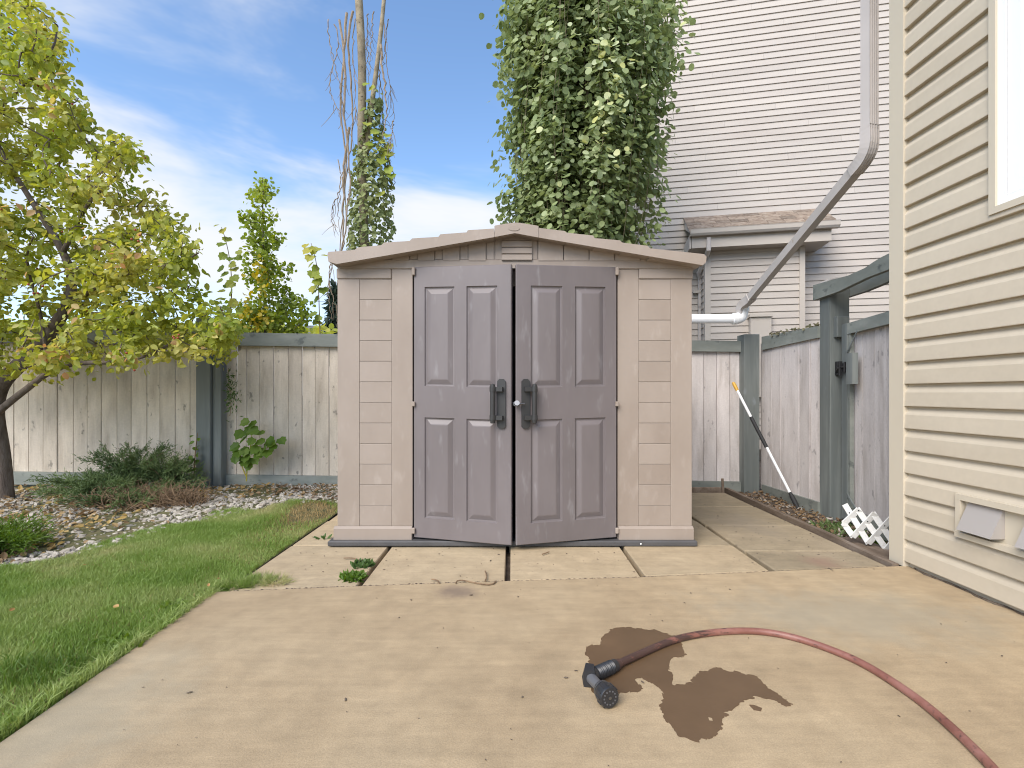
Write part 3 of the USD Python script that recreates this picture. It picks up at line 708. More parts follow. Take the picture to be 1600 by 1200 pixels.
part('latch_hook', [box(xp0 + .045, xp0 + .062, yb - .141, yb - .136, 1.44, 1.58), box(xp0 + .03, xp0 + .09, yb - .143, yb - .137, 1.42, 1.45)], 'black_metal', bf)

sx = 2.525                                                    # plane of the side fence
sf = thing('plank_fence', 'short weathered plank fence with grey-green rails between corner post and gate post', 'fence', (sx, 4.5, 0))
cx0, cx1 = (1163 - 800) / F * 4.90, (1187 - 800) / F * 4.90
part('post', box(cx0, cx1, 4.90, 5.06, -.1, AT(1175, 522, 4.90)[2], .004), 'fence_post', sf)
SY = lambda px: F * (sx + .012) / (px - 800)
seams = [1188, 1206, 1219.5, 1249, 1266, 1283]
for a, b in zip(seams[:-1], seams[1:]):
    y1, y0 = SY(a) - .003, SY(b) + .003
    part('plank', box(sx + .012 + random.uniform(-.003, .003), sx + .032, y0, y1, -.02, 1.46, .0025), 'gate_board', sf)
def side_rail(z_far, z_near, name):
    P = [np.array([sx - d, y, z]) for d in (.012, -.009) for (y, zz) in ((4.898, z_far), (4.0, z_near)) for z in zz]
    part(name, hull(P), 'fence_rail', sf)
side_rail((1.388, 1.522), (1.410, 1.505), 'top_rail')
side_rail((-.09, .035), (-.09, .058), 'bottom_rail')

# gate post, two arch boards
gp = thing('gate_post', 'thick dark grey-green gate post carrying two arched boards above the side gate', 'post', (2.61, 3.95, -.05))
part('post', box(2.535, 2.690, 3.876, 4.010, -.1, 1.80, .004), 'fence_post', gp)
part('stop_strip', box(2.531, 2.5345, 3.8775, 3.900, -.05, 1.72), 'fence_post', gp)
part('latch_block', box(2.560, 2.660, 3.830, 3.8755, 1.395, 1.56, .004), 'fence_post', gp)
def arch(xa, xb, ybase, top, bot, name):
    ys_ = [p[0] for p in top]
    poly = Polygon([(p[0], p[1]) for p in top] + [(p[0], p[1]) for p in bot[::-1]])
    m = plate(poly, lambda u, v, t: np.column_stack([t, u, v]), xa, xb)
    part(name, m, 'fence_rail', gp)
arch(2.494, 2.532, 0, [(4.03, 1.848), (3.70, 1.832), (3.61, 1.826), (3.44, 1.838), (3.36, 1.858), (3.28, 1.872), (3.17, 1.882), (2.95, 1.87), (2.80, 1.84)],
     [(4.03, 1.722), (3.72, 1.730), (3.62, 1.742), (3.42, 1.765), (3.17, 1.775), (2.95, 1.765), (2.80, 1.73)], 'arch_board')
arch(2.692, 2.730, 0, [(4.03, 1.848), (3.84, 1.835), (3.60, 1.838), (3.38, 1.872), (3.1, 1.882), (2.85, 1.84)],
     [(4.03, 1.722), (3.84, 1.727), (3.72, 1.730), (3.55, 1.745), (3.38, 1.766), (3.1, 1.772), (2.85, 1.73)], 'arch_board')
cap = spline([(2.55, 4.02, 1.835), (2.57, 4.0, 1.872), (2.62, 3.98, 1.885), (2.68, 3.97, 1.872), (2.70, 3.96, 1.84)], 14)
part('cap_strip', [hull([p + np.array([0, d, e]) for p in cap[i:i + 2] for d in (-.04, .04) for e in (-.006, .006)]) for i in range(13)], 'downspout_paint', gp)

# gate, ajar
GL = np.array([2.618, 3.80, 0]); GD = np.array([-.2, -1.0, 0]) / math.hypot(.2, 1); GO = np.array([-GD[1], GD[0], 0]) * -1
GO = np.array([GD[1], -GD[0], 0])          # towards the yard
gt = thing('side_gate', 'pale plank side gate standing ajar with grey frame and black latch', 'gate', GL)
def gbox(s0, s1, n0, n1, z0, z1):
    return hull([GL + GD * s + GO * n + np.array([0, 0, z]) for s in (s0, s1) for n in (n0, n1) for z in (z0, z1)])
part('stile', gbox(0, .085, 0, .038, -.02, 1.49), 'fence_post', gt)
part('stile', gbox(.84, .92, 0, .038, -.02, 1.49), 'fence_post', gt)
part('top_rail', gbox(.088, .838, 0, .036, 1.405, 1.488), 'fence_rail', gt)
part('bottom_rail', gbox(.088, .838, 0, .036, -.02, .075), 'fence_rail', gt)
part('inner_strip', gbox(.088, .115, .002, .030, .078, 1.402), 'fence_rail', gt)
s = .03
i = 0
for w in (.115, .085, .165, .15, .14, .14, .08):
    part('plank', gbox(s, s + w - .004, -.020, -.003, -.01, 1.47), 'gate_board', gt)
    s += w
part('latch_block', gbox(.165, .262, .040, .078, 1.02, 1.25), 'fence_post', gt)
lt = part('latch', [gbox(.02, .155, .0405, .056, 1.12, 1.185), gbox(.035, .055, .056, .074, 1.09, 1.20), gbox(.115, .135, .056, .074, 1.11, 1.19)], 'black_metal', gt)
part('bolt', [tube([GL + GD * q + GO * .062 + np.array([0, 0, z]) for q, z in ((-.04, 1.12), (.0, 1.15), (.06, 1.155), (.14, 1.155))], .008, 8)], 'black_metal', lt)
part('keeper', [box(2.572, 2.622, 3.848, 3.8755, 1.095, 1.205, .003)], 'black_metal', gp)
part('corner_brace', [bar(GL + GD * .095 + GO * .040 + np.array([0, 0, .18]), GL + GD * .33 + GO * .040 + np.array([0, 0, .03]), .02, .006, up=GO)], 'fence_post', gt)
part('corner_brace', [bar(GL + GD * .095 + GO * .040 + np.array([0, 0, 1.27]), GL + GD * .25 + GO * .040 + np.array([0, 0, 1.41]), .011, .006, up=GO)], 'fence_post', gt)

# ================================================================== SHED
SH = 3.07
sc = SH / F
sxz = lambda px, py, Y=SH: AT(px, py, Y)
shed = thing('storage_shed', 'tan plastic storage shed with grey double doors standing slightly ajar', 'shed', (0.02, 3.9, 0))
YB = 4.62
X0, X1 = -1.098, 1.132
ZT = sxz(0, 420)[2]
ZB = sxz(0, 842)[2]
part('side_wall', box(X0, X0 + .04, SH + .045, YB, ZB, ZT + .02, .004), 'shed_tan', shed)
part('side_wall', box(X1 - .04, X1, SH + .045, YB, ZB, ZT + .02, .004), 'shed_tan', shed)
part('back_wall', box(X0 + .041, X1 - .041, YB - .04, YB, ZB, ZT + .02), 'shed_tan', shed)
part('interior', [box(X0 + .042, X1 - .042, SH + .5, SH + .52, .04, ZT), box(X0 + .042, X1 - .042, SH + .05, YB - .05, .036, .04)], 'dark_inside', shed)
fl = part('floor', [box(-1.145, 1.152, SH - .055, YB + .03, .0015, .034, .006)], 'shed_base', shed)

def front_panel(p0, p1, b0, b1, side):
    """Moulded front wall panel between pixel columns p0..p1 with a column of blocks between b0..b1."""
    q = lambda px, Y=SH: (px - CX) / F * Y
    x0, x1, xb0, xb1 = q(p0), q(p1), q(b0), q(b1)
    zt, zb, z_top, z_base = sxz(0, 420)[2], sxz(0, 842)[2], sxz(0, 436)[2], sxz(0, 822)[2]
    w = part('front_wall', [box(x0, x1, SH + .0030, SH + .045, zb, zt)], 'shed_tan', shed)
    lo, hi = (xb0, xb1)
    part('stile', box(x0, xb0 - .0012, SH - .002, SH + .0029, z_base, z_top if side < 0 else zt - .001, .003), 'shed_tan', w)
    part('stile', box(xb1 + .0012, x1, SH - (.002 if side > 0 else .004), SH + .0029, z_base, zt - .001 if side < 0 else z_top, .003), 'shed_tan', w)
    a, b = (x0 - .004, xb1) if side < 0 else (xb0, x1 + .004)
    part('top_band', box(a, b, SH - .010, SH + .0029, z_top + .001, zt - .001, .004), 'shed_tan', w)
    # plinth with sloped shoulder
    a, b = (x0 - .018, x1 - .003) if side < 0 else (x0 + .003, x1 + .004)
    part('plinth', hull([(x, y, z) for x in (a, b) for (y, z) in ((SH - .022, zb), (SH - .022, z_base - .012), (SH - .006, z_base + .001), (SH + .0029, z_base + .001), (SH + .0029, zb))]), 'shed_tan', w)
    n = 12
    for k in range(n):
        z1 = z_top - (z_top - z_base) * k / n; z0 = z_top - (z_top - z_base) * (k + 1) / n
        part('moulded_block', box(xb0, xb1, SH - .0005, SH + .0028, z0 + .0016, z1 - .0016, .0015), 'shed_tan', w)
front_panel(527.5, 645, 562, 612, -1)
front_panel(965, 1081, 998, 1048, 1)

# gable
YG = SH - .014
gz0, gz1 = sxz(0, 419.5, YG)[2], sxz(0, 405.5, YG)[2]
qx = lambda px, Y=YG: (px - CX) / F * Y
part('header_band', box(qx(529), qx(1083), YG, SH + .04, gz0, gz1, .003), 'shed_tan', shed)
apex = sxz(804, 362, YG)[2]
def under(x):                                  # line of the fascia's lower edge at the gable plane
    return np.interp(x, [qx(520), qx(804), qx(1092)], [gz1 - .03, apex, gz1 - .03])
part('gable_wall', plate(Polygon([(qx(530), gz1 + .001), (qx(1082), gz1 + .001), (qx(1082), gz1 + .012), (qx(804), apex + .02), (qx(530), gz1 + .012)]), lambda u, v, t: np.column_stack([u, t, v]), YG + .010, SH + .04), 'shed_tan', shed)
tabs = [(613, 639, 1), (641, 652, 0), (653, 678.5, 1), (680, 691, 0), (692, 718, 1), (719.5, 731, 0), (732, 759, 1), (760.5, 771.5, 0), (560, 611.5, 0),
        (841, 879.5, 1), (881, 919.5, 1), (921, 959.5, 1), (961, 999.5, 1), (1001, 1040, 1), (774, 839.5, 0)]
for a, b, proud in tabs:
    xa, xb = qx(a), qx(b)
    top = lambda x: float(np.interp(x, [qx(520), qx(804), qx(1092)], [gz1 - .045, apex + .012, gz1 - .045]))
    ta, tb = max(top(xa), gz1 + .004), max(top(xb), gz1 + .004)
    y = YG + (-.004 if proud else .003)
    zb_ = gz1 - (.008 if proud else -.0015)
    if proud: y -= .0
    pts = [(xa, zb_), (xb, zb_), (xb, tb)] + ([(qx(804), top(qx(804)))] if a < 804 < b else []) + [(xa, ta)]
    part('shingle_tab' if a != 774 else 'vent_panel', plate(Polygon(pts), lambda u, v, t: np.column_stack([u, t, v]), y, YG + .0098), 'shed_tan', shed)
for yy in (376.5, 387, 397.5):
    c0 = sxz(784, yy, YG - .006); c1 = sxz(831, yy + 8.2, YG - .006)
    part('vent_slat', hull([(x, y, z) for x in (c0[0], c1[0]) for (y, z) in ((YG + .0025, c0[2] + .006), (YG - .010, c0[2] - .002), (YG - .014, c1[2] - .002), (YG - .010, c1[2] - .006), (YG + .0025, c1[2] - .004))]), 'shed_tan', shed)
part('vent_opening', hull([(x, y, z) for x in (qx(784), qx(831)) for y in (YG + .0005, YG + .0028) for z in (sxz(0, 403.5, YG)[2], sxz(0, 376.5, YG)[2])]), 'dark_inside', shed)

# roof: stepped barge board in front and stepped roof panels running back
YR = SH - .105
rx = lambda p: AT(p[0], p[1], YR)[[0, 2]]
stepL = [(511.5, 397), (513, 393.6), (554, 390.4), (559, 386.4), (596, 383), (600, 379), (640, 376.4), (644, 372.4), (685, 370), (688, 366), (729, 363), (731, 359.6), (772, 357)]
stepR = [(842, 356), (883, 361), (885, 363.5), (927, 368), (929, 372), (969, 375.5), (972, 379), (1012, 384), (1016, 388), (1100, 397), (1104, 401)]
lowR = [(1103, 410), (1098, 414.4), (804.5, 364)]
lowL = [(526, 412.5), (513, 408.5)]
def barge(pts, name):
    P = Polygon([rx(p) for p in pts])
    m = plate(P, lambda u, v, t: np.column_stack([u, t, v]), YR, YR + .03)
    return part(name, m, 'shed_tan', shed)
barge(stepL + [(772, 370.4), (526, 412.5), (513, 408.5)], 'barge_board')
barge(stepR + [(1103, 410), (1098, 414.4), (842, 371.2)], 'barge_board')
rc = barge([(772.5, 370.2), (772.5, 353.2), (774, 352.2), (795, 348.8), (804, 347.8), (813, 348.2), (838, 352.2), (841.5, 353.4), (841.5, 371.0), (804.5, 364.2)], 'ridge_end')
em = Polygon([rx((803 + 9 * math.cos(a) * (1 if abs(math.cos(a)) < .5 else 1), 357 + 3.6 * math.sin(a))) for a in np.linspace(0, 2 * np.pi, 24, endpoint=False)])
part('emblem', plate(em, lambda u, v, t: np.column_stack([u, t, v]), YR - .003, YR - .0003), 'shed_tan', rc)
for pts in (stepL[1:], stepR[:-1]):
    # pairs of points: each step is one course of the roof
    k = 0
    for a, b in zip(pts[:-1], pts[1:]):
        if abs(b[0] - a[0]) < 12: continue
        A, B = rx(a), rx(b)
        V = [(x, y, z + dz) for (x, z) in (A, B) for y in (YR + .031, YB + .08) for dz in (-.004, -.055)]
        part('roof_course', hull(V), 'shed_tan', shed)
part('ridge_cap', hull([(x, y, z) for y in (YR + .031, YB + .08) for (x, z) in [tuple(rx(p)) for p in ((773, 356), (774, 352.5), (804, 348), (838, 352.5), (841, 356))]]), 'shed_tan', shed)
# soft underside lip of the barge
for (a, b) in (((526, 413.2), (803, 364.6)), ((1098, 415), (806, 364.4))):
    A, B = rx(a), rx(b)
    part('barge_lip', bar((A[0], YR + .05, A[1] + .012), (B[0], YR + .05, B[1] + .012), .09, .012), 'shed_tan', shed)
part('soffit', [hull([(x, y, z) for y in (YR + .03, SH + .06) for (x, z) in (rx((515, 406)), rx((804, 358)), rx((804, 362)), rx((526, 411)))]),
                hull([(x, y, z) for y in (YR + .03, SH + .06) for (x, z) in (rx((1101, 408)), rx((804, 358)), rx((804, 362)), rx((1098, 413)))])], 'shed_tan', shed)

# doors
def door(hx, ix, hy, iy, sag, side):
    """Panelled door from the hinge line (hx, hy) to the free edge (ix, iy)."""
    z0, z1 = sxz(0, 838.5)[2], sxz(0, 418)[2]
    A, B = np.array([hx, hy]), np.array([ix, iy])
    W = np.linalg.norm(B - A); d = (B - A) / W
    n = np.array([d[1], -d[0]]) * (1 if side < 0 else -1)   # outward (towards the camera)
    def P(u, z, t):
        u, z, t = np.broadcast_arrays(np.asarray(u, float), np.asarray(z, float), np.asarray(t, float))
        return np.stack([A[0] + d[0] * u + n[0] * t, A[1] + d[1] * u + n[1] * t, z - sag * u / W], -1)
    us = [(.115 * W, .425 * W), (.55 * W, .86 * W)]
    Hd = z1 - z0
    zs = [(z1 - .44 * Hd, z1 - .075 * Hd), (z1 - .925 * Hd, z1 - .555 * Hd)]
    gu = sorted({.004, W - .004, *[q for a in us for q in a]}); gz = sorted({z0 + .004, z1 - .004, *[q for a in zs for q in a]})
    V, Fq = [], []
    def quad(a, b, c, e):
        k = len(V); V.extend([a, b, c, e]); Fq.append((k, k + 1, k + 2, k + 3))
    for i in range(len(gu) - 1):
        for j in range(len(gz) - 1):
            if (gu[i], gu[i + 1]) in us and (gz[j], gz[j + 1]) in zs: continue
            quad(P(gu[i], gz[j], 0), P(gu[i + 1], gz[j], 0), P(gu[i + 1], gz[j + 1], 0), P(gu[i], gz[j + 1], 0))
    # rounded rim
    ring = lambda e, t: [P(e, z0 + e, t), P(W - e, z0 + e, t), P(W - e, z1 - e, t), P(e, z1 - e, t)]
    R = [ring(.004, 0), ring(0.0, -.004), ring(0.0, -.034), ring(.004, -.038)]
    for r0, r1 in zip(R[:-1], R[1:]):
        for k in range(4):
            quad(r0[k], r1[k], r1[(k + 1) % 4], r0[(k + 1) % 4])
    quad(*R[-1][::-1])
    path = part('door', (np.array(V), np.array(Fq)), 'shed_grey', shed)
    for (ua, ub) in us:
        for (za, zb2) in zs:
            V, Fq = [], []
            rr = [(0, 0), (.004, -.010), (.012, -.011), (.040, .003), (.046, .004)]
            RR = [[P(ua + e, za + e, t), P(ub - e, za + e, t), P(ub - e, zb2 - e, t), P(ua + e, zb2 - e, t)] for e, t in rr]
            for r0, r1 in zip(RR[:-1], RR[1:]):
                for k in range(4):
                    quad(r0[k], r0[(k + 1) % 4], r1[(k + 1) % 4], r1[k])
            quad(*RR[-1])
            part('raised_panel', (np.array(V), np.array(Fq)), 'shed_grey', path)
    # handle: back plate with pointed ends, two arms, grip
    uc = W * .905 if side < 0 else W * .912
    zc = sxz(0, 631, iy)[2] + sag * uc / W
    hw, hh = .026, .150
    pl = Polygon([(uc - hw, zc - hh + .014), (uc - hw * .5, zc - hh), (uc + hw * .5, zc - hh), (uc + hw, zc - hh + .014), (uc + hw, zc + hh - .014), (uc + hw * .5, zc + hh), (uc - hw * .5, zc + hh), (uc - hw, zc + hh - .014)])
    hp = part('handle', plate(pl, lambda u, v, t: P(u, v, t), .001, .012), 'handle_grey', path)
    ug = uc - .046
    part('grip', [tube([P(ug, zc + q, .045) for q in (-.118, -.115, -.1, 0, .1, .115, .118)], [.010, .014, .0155, .0155, .0155, .014, .010], 12)], 'handle_grey', hp, smooth=40)
    for zz in (zc + .088, zc - .084):
        part('arm', [hull([P(u, zz + e, t) for u in (ug, uc + .012) for e in (-.013, .013) for t in (.0125, .046)])], 'handle_grey', hp)
        part('collar', [tube([P(ug, zz + q, .045) for q in (-.016, .016)], .0185, 12)], 'handle_grey', hp, smooth=40)
    # hinge knuckles
    for zz, hgt in ((z1 - .03, .05), (sxz(0, 631)[2], .030), (z0 + .045, .035)):
        part('hinge', box(hx - .010, hx + .010, hy - .020, hy - .002, zz - hgt / 2, zz + hgt / 2, .003), 'shed_tan', path)
    return P, W
door((646.5 - CX) / F * 3.055, -.004, 3.055, 2.935, .014, -1)
Pr, Wr = door((963.5 - CX) / F * 3.055, .026, 3.055, 2.935, .014, 1)
# hasp and padlock on the right leaf
zp = sxz(0, 632, 2.935)[2]
hasp = part('padlock', [tube(np.array([(.030, 2.917, zp + .004), (.030, 2.900, zp + .010)]), .016, 14), tube(np.array([(.043, 2.907, zp + .004), (.075, 2.915, zp + .005)]), [.006, .005], 8)], 'steel', shed, smooth=40)
part('shackle', [tube(spline([(.022, 2.912, zp - .006), (.012, 2.912, zp - .004), (.010, 2.912, zp + .008), (.020, 2.912, zp + .016)], 10), .0035, 7)], 'steel', hasp)
part('floor_screw', box(.793, .803, SH - .060, SH - .0555, .014, .024, .002), 'white_plastic', shed)

# ================================================================== DOWNSPOUT from the house corner to the white drain pipe
dp = thing('drain_pipe', 'beige rectangular downspout slanting down to a white drain pipe above the fence', 'drainpipe', (2.17, 2.95, 1.5))
def rect_run(pts, ups, w, t, ribs=True):
    pts = np.asarray(pts, float); V = []
    prof = [(-w / 2, -t / 2)]
    k = 4
    for q in range(1, 2 * k):                      # ribbed front
        prof.append((-w / 2 + w * q / (2 * k), -t / 2 + (.004 if (q % 2 and ribs) else 0.0)))
    prof += [(w / 2, -t / 2), (w / 2, t / 2), (-w / 2, t / 2)]
    prof = np.array(prof); n = len(prof)
    tan = unit(np.gradient(pts, axis=0))
    for p, d, u in zip(pts, tan, np.asarray(ups, float)):
        s = unit(np.cross(u, d)); u2 = np.cross(d, s)
        V.append(p + prof[:, :1] * s + prof[:, 1:] * u2)
    V = np.vstack(V); m = len(pts)
    i, j = np.meshgrid(np.arange(m - 1), np.arange(n), indexing='ij')
    a = i * n + j; b = i * n + (j + 1) % n
    f = np.stack([a, b, b + n, a + n], -1).reshape(-1, 4)
    V2 = np.vstack([V]); f = np.vstack([f[:, [0, 1, 2]], f[:, [0, 2, 3]]])
    caps = [(0, q + 1, q) for q in range(1, n - 1)] + [((m - 1) * n, (m - 1) * n + q, (m - 1) * n + q + 1) for q in range(1, n - 1)]
    return V2, np.vstack([f, caps])
A0 = AT(1358.5, 67, 2.95); A0[2] = 4.28
A1 = AT(1358.5, 203, 2.95)
A2 = AT(1356, 236, 2.96); A3 = AT(1340, 262, 3.05)
A4 = AT(1172, 466, 4.62); A5 = AT(1163, 480, 4.74)
up0 = np.array([-.30, 1.0, 0]); upd = np.array([-.2, .30, 1.0])
part('downspout', [rect_run([A0, A0 * .5 + A1 * .5, A1], [up0] * 3, .073, .058)], 'downspout_paint', dp)
curve = spline([A1 + [0, 0, .02], A1 - [0, 0, .02], A2, A3, A3 + unit(A4 - A3) * .03], 12)
tt = np.linspace(0, 1, 12)[:, None]
part('elbow', [rect_run(curve, up0 * (1 - tt) + upd * tt, .079, .064)], 'downspout_paint', dp)
mm = np.linspace(0, 1, 8)[:, None]
part('downspout', [rect_run(A3 * (1 - mm) + A4 * mm, [upd] * 8, .066, .058, ribs=False)], 'downspout_paint', dp)
A6 = AT(1157, 497.5, 4.80)
part('elbow', [rect_run(spline([A4 - unit(A4 - A3) * .03, A4 + unit(A4 - A3) * .03, AT(1159, 480, 4.77), AT(1159, 488, 4.79)], 8), [upd * (1 - q) + np.array([-.2, 1, 0]) * q for q in np.linspace(0, 1, 8)], .078, .07)], 'downspout_paint', dp)
part('pipe_elbow', [tube(spline([AT(1160, 482, 4.80), AT(1160, 488, 4.80), AT(1157, 496, 4.80), AT(1149, 498, 4.80), AT(1145, 498, 4.80)], 12), .053, 16)], 'white_plastic', dp, smooth=50)
part('pipe_elbow', [tube([AT(1161, 478, 4.80), AT(1161, 487, 4.80)], .058, 16), tube([AT(1151, 498, 4.80), AT(1145, 498, 4.80)], .057, 16)], 'white_plastic', dp, smooth=50)
part('drain_tube', [tube([AT(1148, 498, 4.80), AT(1080, 498, 4.80), np.array([.75, 4.80, AT(0, 498, 4.8)[2]])], .046, 20)], 'white_plastic', dp, smooth=50)

# ================================================================== EDGING, LATTICE, POLE
wl = thing('edging_board', 'brown timber edging board running along the right side of the paving', 'board', (2.10, 3.8, -.05))
ev = [(2.108 + .006 * math.sin(y * 3), y) for y in np.linspace(2.68, 4.80, 9)]
part('board', [hull([(x + d, y, z) for (x, y) in ev[i:i + 2] for d in (-.018, .018) for z in (-.08, .022 - .01 * (y < 3.2))]) for i in range(8)], 'old_wood', wl)
part('edging_board', box(1.30, 2.088, 4.795, 4.835, -.08, .022, .004), 'old_wood', label='brown timber edging board lying across the back of the paving by the fence', cat='board')
part('ground_plank', hull([(x, y, z) for (x, y) in ((2.14, 2.70), (2.36, 2.70), (2.165, 3.27), (2.345, 3.30)) for z in (-.06, -.018)]), 'old_wood', label='wide brown plank lying flat beside the house corner under the lattice', cat='plank')
st = AT(1129, 752, 4.79)
part('wooden_stake', [bar((st[0] + .005, 4.787, -.05), (st[0] - .005, 4.783, .115), .022, .012, up=(0, 1, 0))], 'old_wood', label='thin short wooden stake standing behind the back edging board', cat='stake')

LA = lambda u, v: AT(1280 + u / 10, 760 + v / 10, 3.22 - .0018 * (u / 10))
lat = thing('lattice_panel', 'broken piece of white plastic lattice leaning beside the house corner', 'lattice', LA(800, 700))
back = [[(415, 300), (500, 460), (630, 660), (770, 875)], [(605, 365), (740, 560), (870, 745), (1050, 975)], [(850, 430), (1000, 640), (1150, 835), (1215, 950)], [(1115, 500), (1240, 690)], [(395, 590), (530, 775)]]
frontS = [[(395, 560), (500, 455), (605, 365)], [(530, 775), (630, 650), (745, 540), (850, 430)], [(770, 875), (870, 745), (1000, 630), (1115, 500)], [(1050, 975), (1150, 835), (1240, 740)], [(395, 600), (395, 550)]]
for grp, dy, wd in ((back, .004, .037), (frontS, -.004, .037)):
    for L_ in grp:
        a = [LA(*q) + np.array([0, dy, 0]) for q in L_]
        part('lattice_strip', bar(a[0] - unit(a[-1] - a[0]) * .008, a[-1] + unit(a[-1] - a[0]) * .008, wd, .0075, up=(0.0, 1, 0), c=.001), 'lattice_white', lat)
for q in ((455, 405), (600, 370), (740, 543), (1003, 608), (1142, 545)):
    p = LA(*q)
    part('screw', [tube([p + np.array([0, -.011, 0]), p + np.array([0, -.0078, 0])], .0035, 8)], 'black_metal', lat)

p0, p1 = np.array([2.475, 4.20, -.05]), AT(1145.5, 597.5, 4.80)
pole = thing('extension_pole', 'slim white and black extension pole with yellow tip leaning on the corner post', 'pole', p0)
PL = lambda s: p0 + (p1 - p0) * s
def pseg(name, a, b, r, m):
    part(name, [tube([PL(q) for q in np.linspace(a, b, 5)], r, 12)], m, pole, smooth=50)
pseg('tip', 0.0, .12, [.014, .018, .02, .019, .013], 'black_foam')
pseg('lower_tube', .115, .46, .0125, 'white_plastic')
pseg('grip', .455, .70, .0165, 'black_foam')
pseg('upper_tube', .695, .93, .0125, 'white_plastic')
pseg('end_cap', .925, 1.0, [.014, .016, .0165, .0165, .012], 'yellow_plastic')

# ================================================================== HOSE AND WET PATCH
hz = .012
hp_ = [(957, 1045), (985, 1030), (1020, 1013), (1060, 998), (1100, 990), (1145, 986), (1190, 987), (1240, 996), (1290, 1012), (1340, 1033), (1390, 1062), (1440, 1097), (1485, 1135), (1530, 1178), (1600, 1260)]
hpts = np.array([G(x, y, hz) for x, y in hp_])
hpts[0, 2] = .020; hpts[1, 2] = .015
hs_ = thing('garden_hose', 'dirty red rubber garden hose lying in an arc on the concrete with black nozzle', 'hose', hpts[5] - [0, 0, hz])
part('tube', [tube(spline(hpts, 160), .0125, 14)], 'hose_red', hs_, smooth=60)
e0 = np.array([.2536, 1.585, .028]); g0 = hpts[0]
nz_ = part('nozzle', [tube(np.linspace(e0, e0 + (g0 - e0) * .25, 4), [.022, .024, .023, .02], 14)], 'nozzle_black', hs_, smooth=50)
ax = g0 - e0
rp = np.linspace(.22, 1.12, 60)
part('grip', [tube([e0 + ax * q for q in rp], [.0205 + .0022 * math.sin(q * 95) * (q < .95) for q in rp], 18)], 'nozzle_black', nz_, smooth=60)
part('ferrule', [tube([e0 + ax * q for q in (1.06, 1.10, 1.28, 1.34)], [.014, .0165, .016, .0135], 14)], 'hose_red', nz_, smooth=50)
part('body', [hull([e0 + np.array(d) for d in ((-.022, -.012, -.026), (.02, -.02, -.026), (.024, .02, -.026), (-.014, .026, -.026), (-.020, -.01, .026), (.012, -.016, .028), (.016, .02, .03), (-.010, .024, .032), (-.026, .0, .0), (.026, .0, .0))])], 'nozzle_black', nz_, smooth=30)
h0 = np.array([.2915, 1.472, .034]); bx_ = h0 - e0; bd = unit(bx_)
part('barrel', [tube([e0 + bx_ * q for q in (.08, .3, .5, .75)], [.017, .0165, .0155, .0155], 16)], 'nozzle_grey', nz_, smooth=50)
part('ring', [tube([h0 - bd * q for q in (.045, .043, .036, .034)], [.020, .027, .028, .024], 20)], 'steel', nz_, smooth=50)
hr = [.024, .030, .0325, .0325, .029, .026]
part('head', [tube([h0 + bd * q for q in (-.034, -.028, -.018, .004, .010, .0095)], hr, 26)], 'nozzle_black', nz_, smooth=50)
s1 = unit(np.cross(bd, [0, 0, 1.0])); s2 = np.cross(s1, bd)
for k in range(12):
    a = k / 12 * 2 * math.pi
    c = h0 + bd * .0098 + (s1 * math.cos(a) + s2 * math.sin(a)) * .0195
    part('spray_hole', [tube([c, c + bd * .0016], .0026, 6)], 'nozzle_grey', nz_)
    c = h0 + (s1 * math.cos(a) + s2 * math.sin(a)) * .0325
    part('knurl', [tube([c - bd * .016, c + bd * .004], .0022, 5)], 'nozzle_black', nz_)
part('spray_hub', [tube([h0 + bd * .0098, h0 + bd * .0118], .005, 10)], 'steel', nz_)

WET = [(330, 160), (430, 163), (520, 170), (620, 188), (690, 210), (740, 260), (748, 300), (772, 325), (735, 345), (685, 347), (655, 380), (668, 400), (660, 440), (685, 470), (690, 520), (745, 517), (812, 500), (805, 476), (860, 440), (960, 412), (1030, 430), (1080, 430), (1130, 452), (1200, 470), (1290, 540), (1365, 592), (1442, 648), (1390, 652), (1310, 615), (1215, 600), (1130, 620), (1070, 662), (1055, 688), (1003, 690), (1030, 705), (995, 745), (985, 790), (930, 850), (800, 870), (720, 830), (680, 775), (640, 735), (622, 690), (605, 610), (632, 572), (570, 522), (480, 470), (452, 492), (500, 540), (462, 568), (340, 570), (250, 590), (190, 565), (150, 450), (165, 360), (135, 322), (142, 278), (232, 266), (250, 215)]
wp = [G(880 + u / 4, 940 + v / 4, .001)[:2] for u, v in WET]
ring = []
for a, b in zip(wp, wp[1:] + wp[:1]):
    n = max(2, int(np.linalg.norm(b - a) / .0035))
    for q in range(n):
        p = a + (b - a) * q / n
        nn = np.array([meshkit.noise(np.array([p[0] * 60, p[1] * 60, k * 9.0])) - .5 for k in (0, 1)])
        mm_ = np.array([meshkit.noise(np.array([p[0] * 190, p[1] * 190, k * 5.0])) - .5 for k in (2, 3)])
        ring.append(p + nn * .014 + mm_ * .009)
wet = Polygon(ring).buffer(0)
if wet.geom_type != 'Polygon': wet = max(wet.geoms, key=lambda g: g.area)
hole = [G(880 + u / 4, 940 + v / 4, 0)[:2] for u, v in ((905, 722), (930, 728), (935, 748), (912, 744))]
wet = wet.difference(Polygon(hole))
part('wet_patch', plate(wet, lambda u, v, t: np.column_stack([u, v, t]), .0004, .0012), 'wet_concrete', label='dark wet patch with ragged edges under the hose on the concrete', cat='puddle')
sp_ = [G(880 + u / 4, 940 + v / 4, 0)[:2] for u, v in ((1170, 650), (1195, 652), (1235, 668), (1230, 682), (1195, 676))]
part('wet_patch', plate(Polygon(sp_).buffer(.003), lambda u, v, t: np.column_stack([u, v, t]), .0004, .0012), 'wet_concrete', label='small separate wet spot below the right end of the wet patch', cat='puddle')

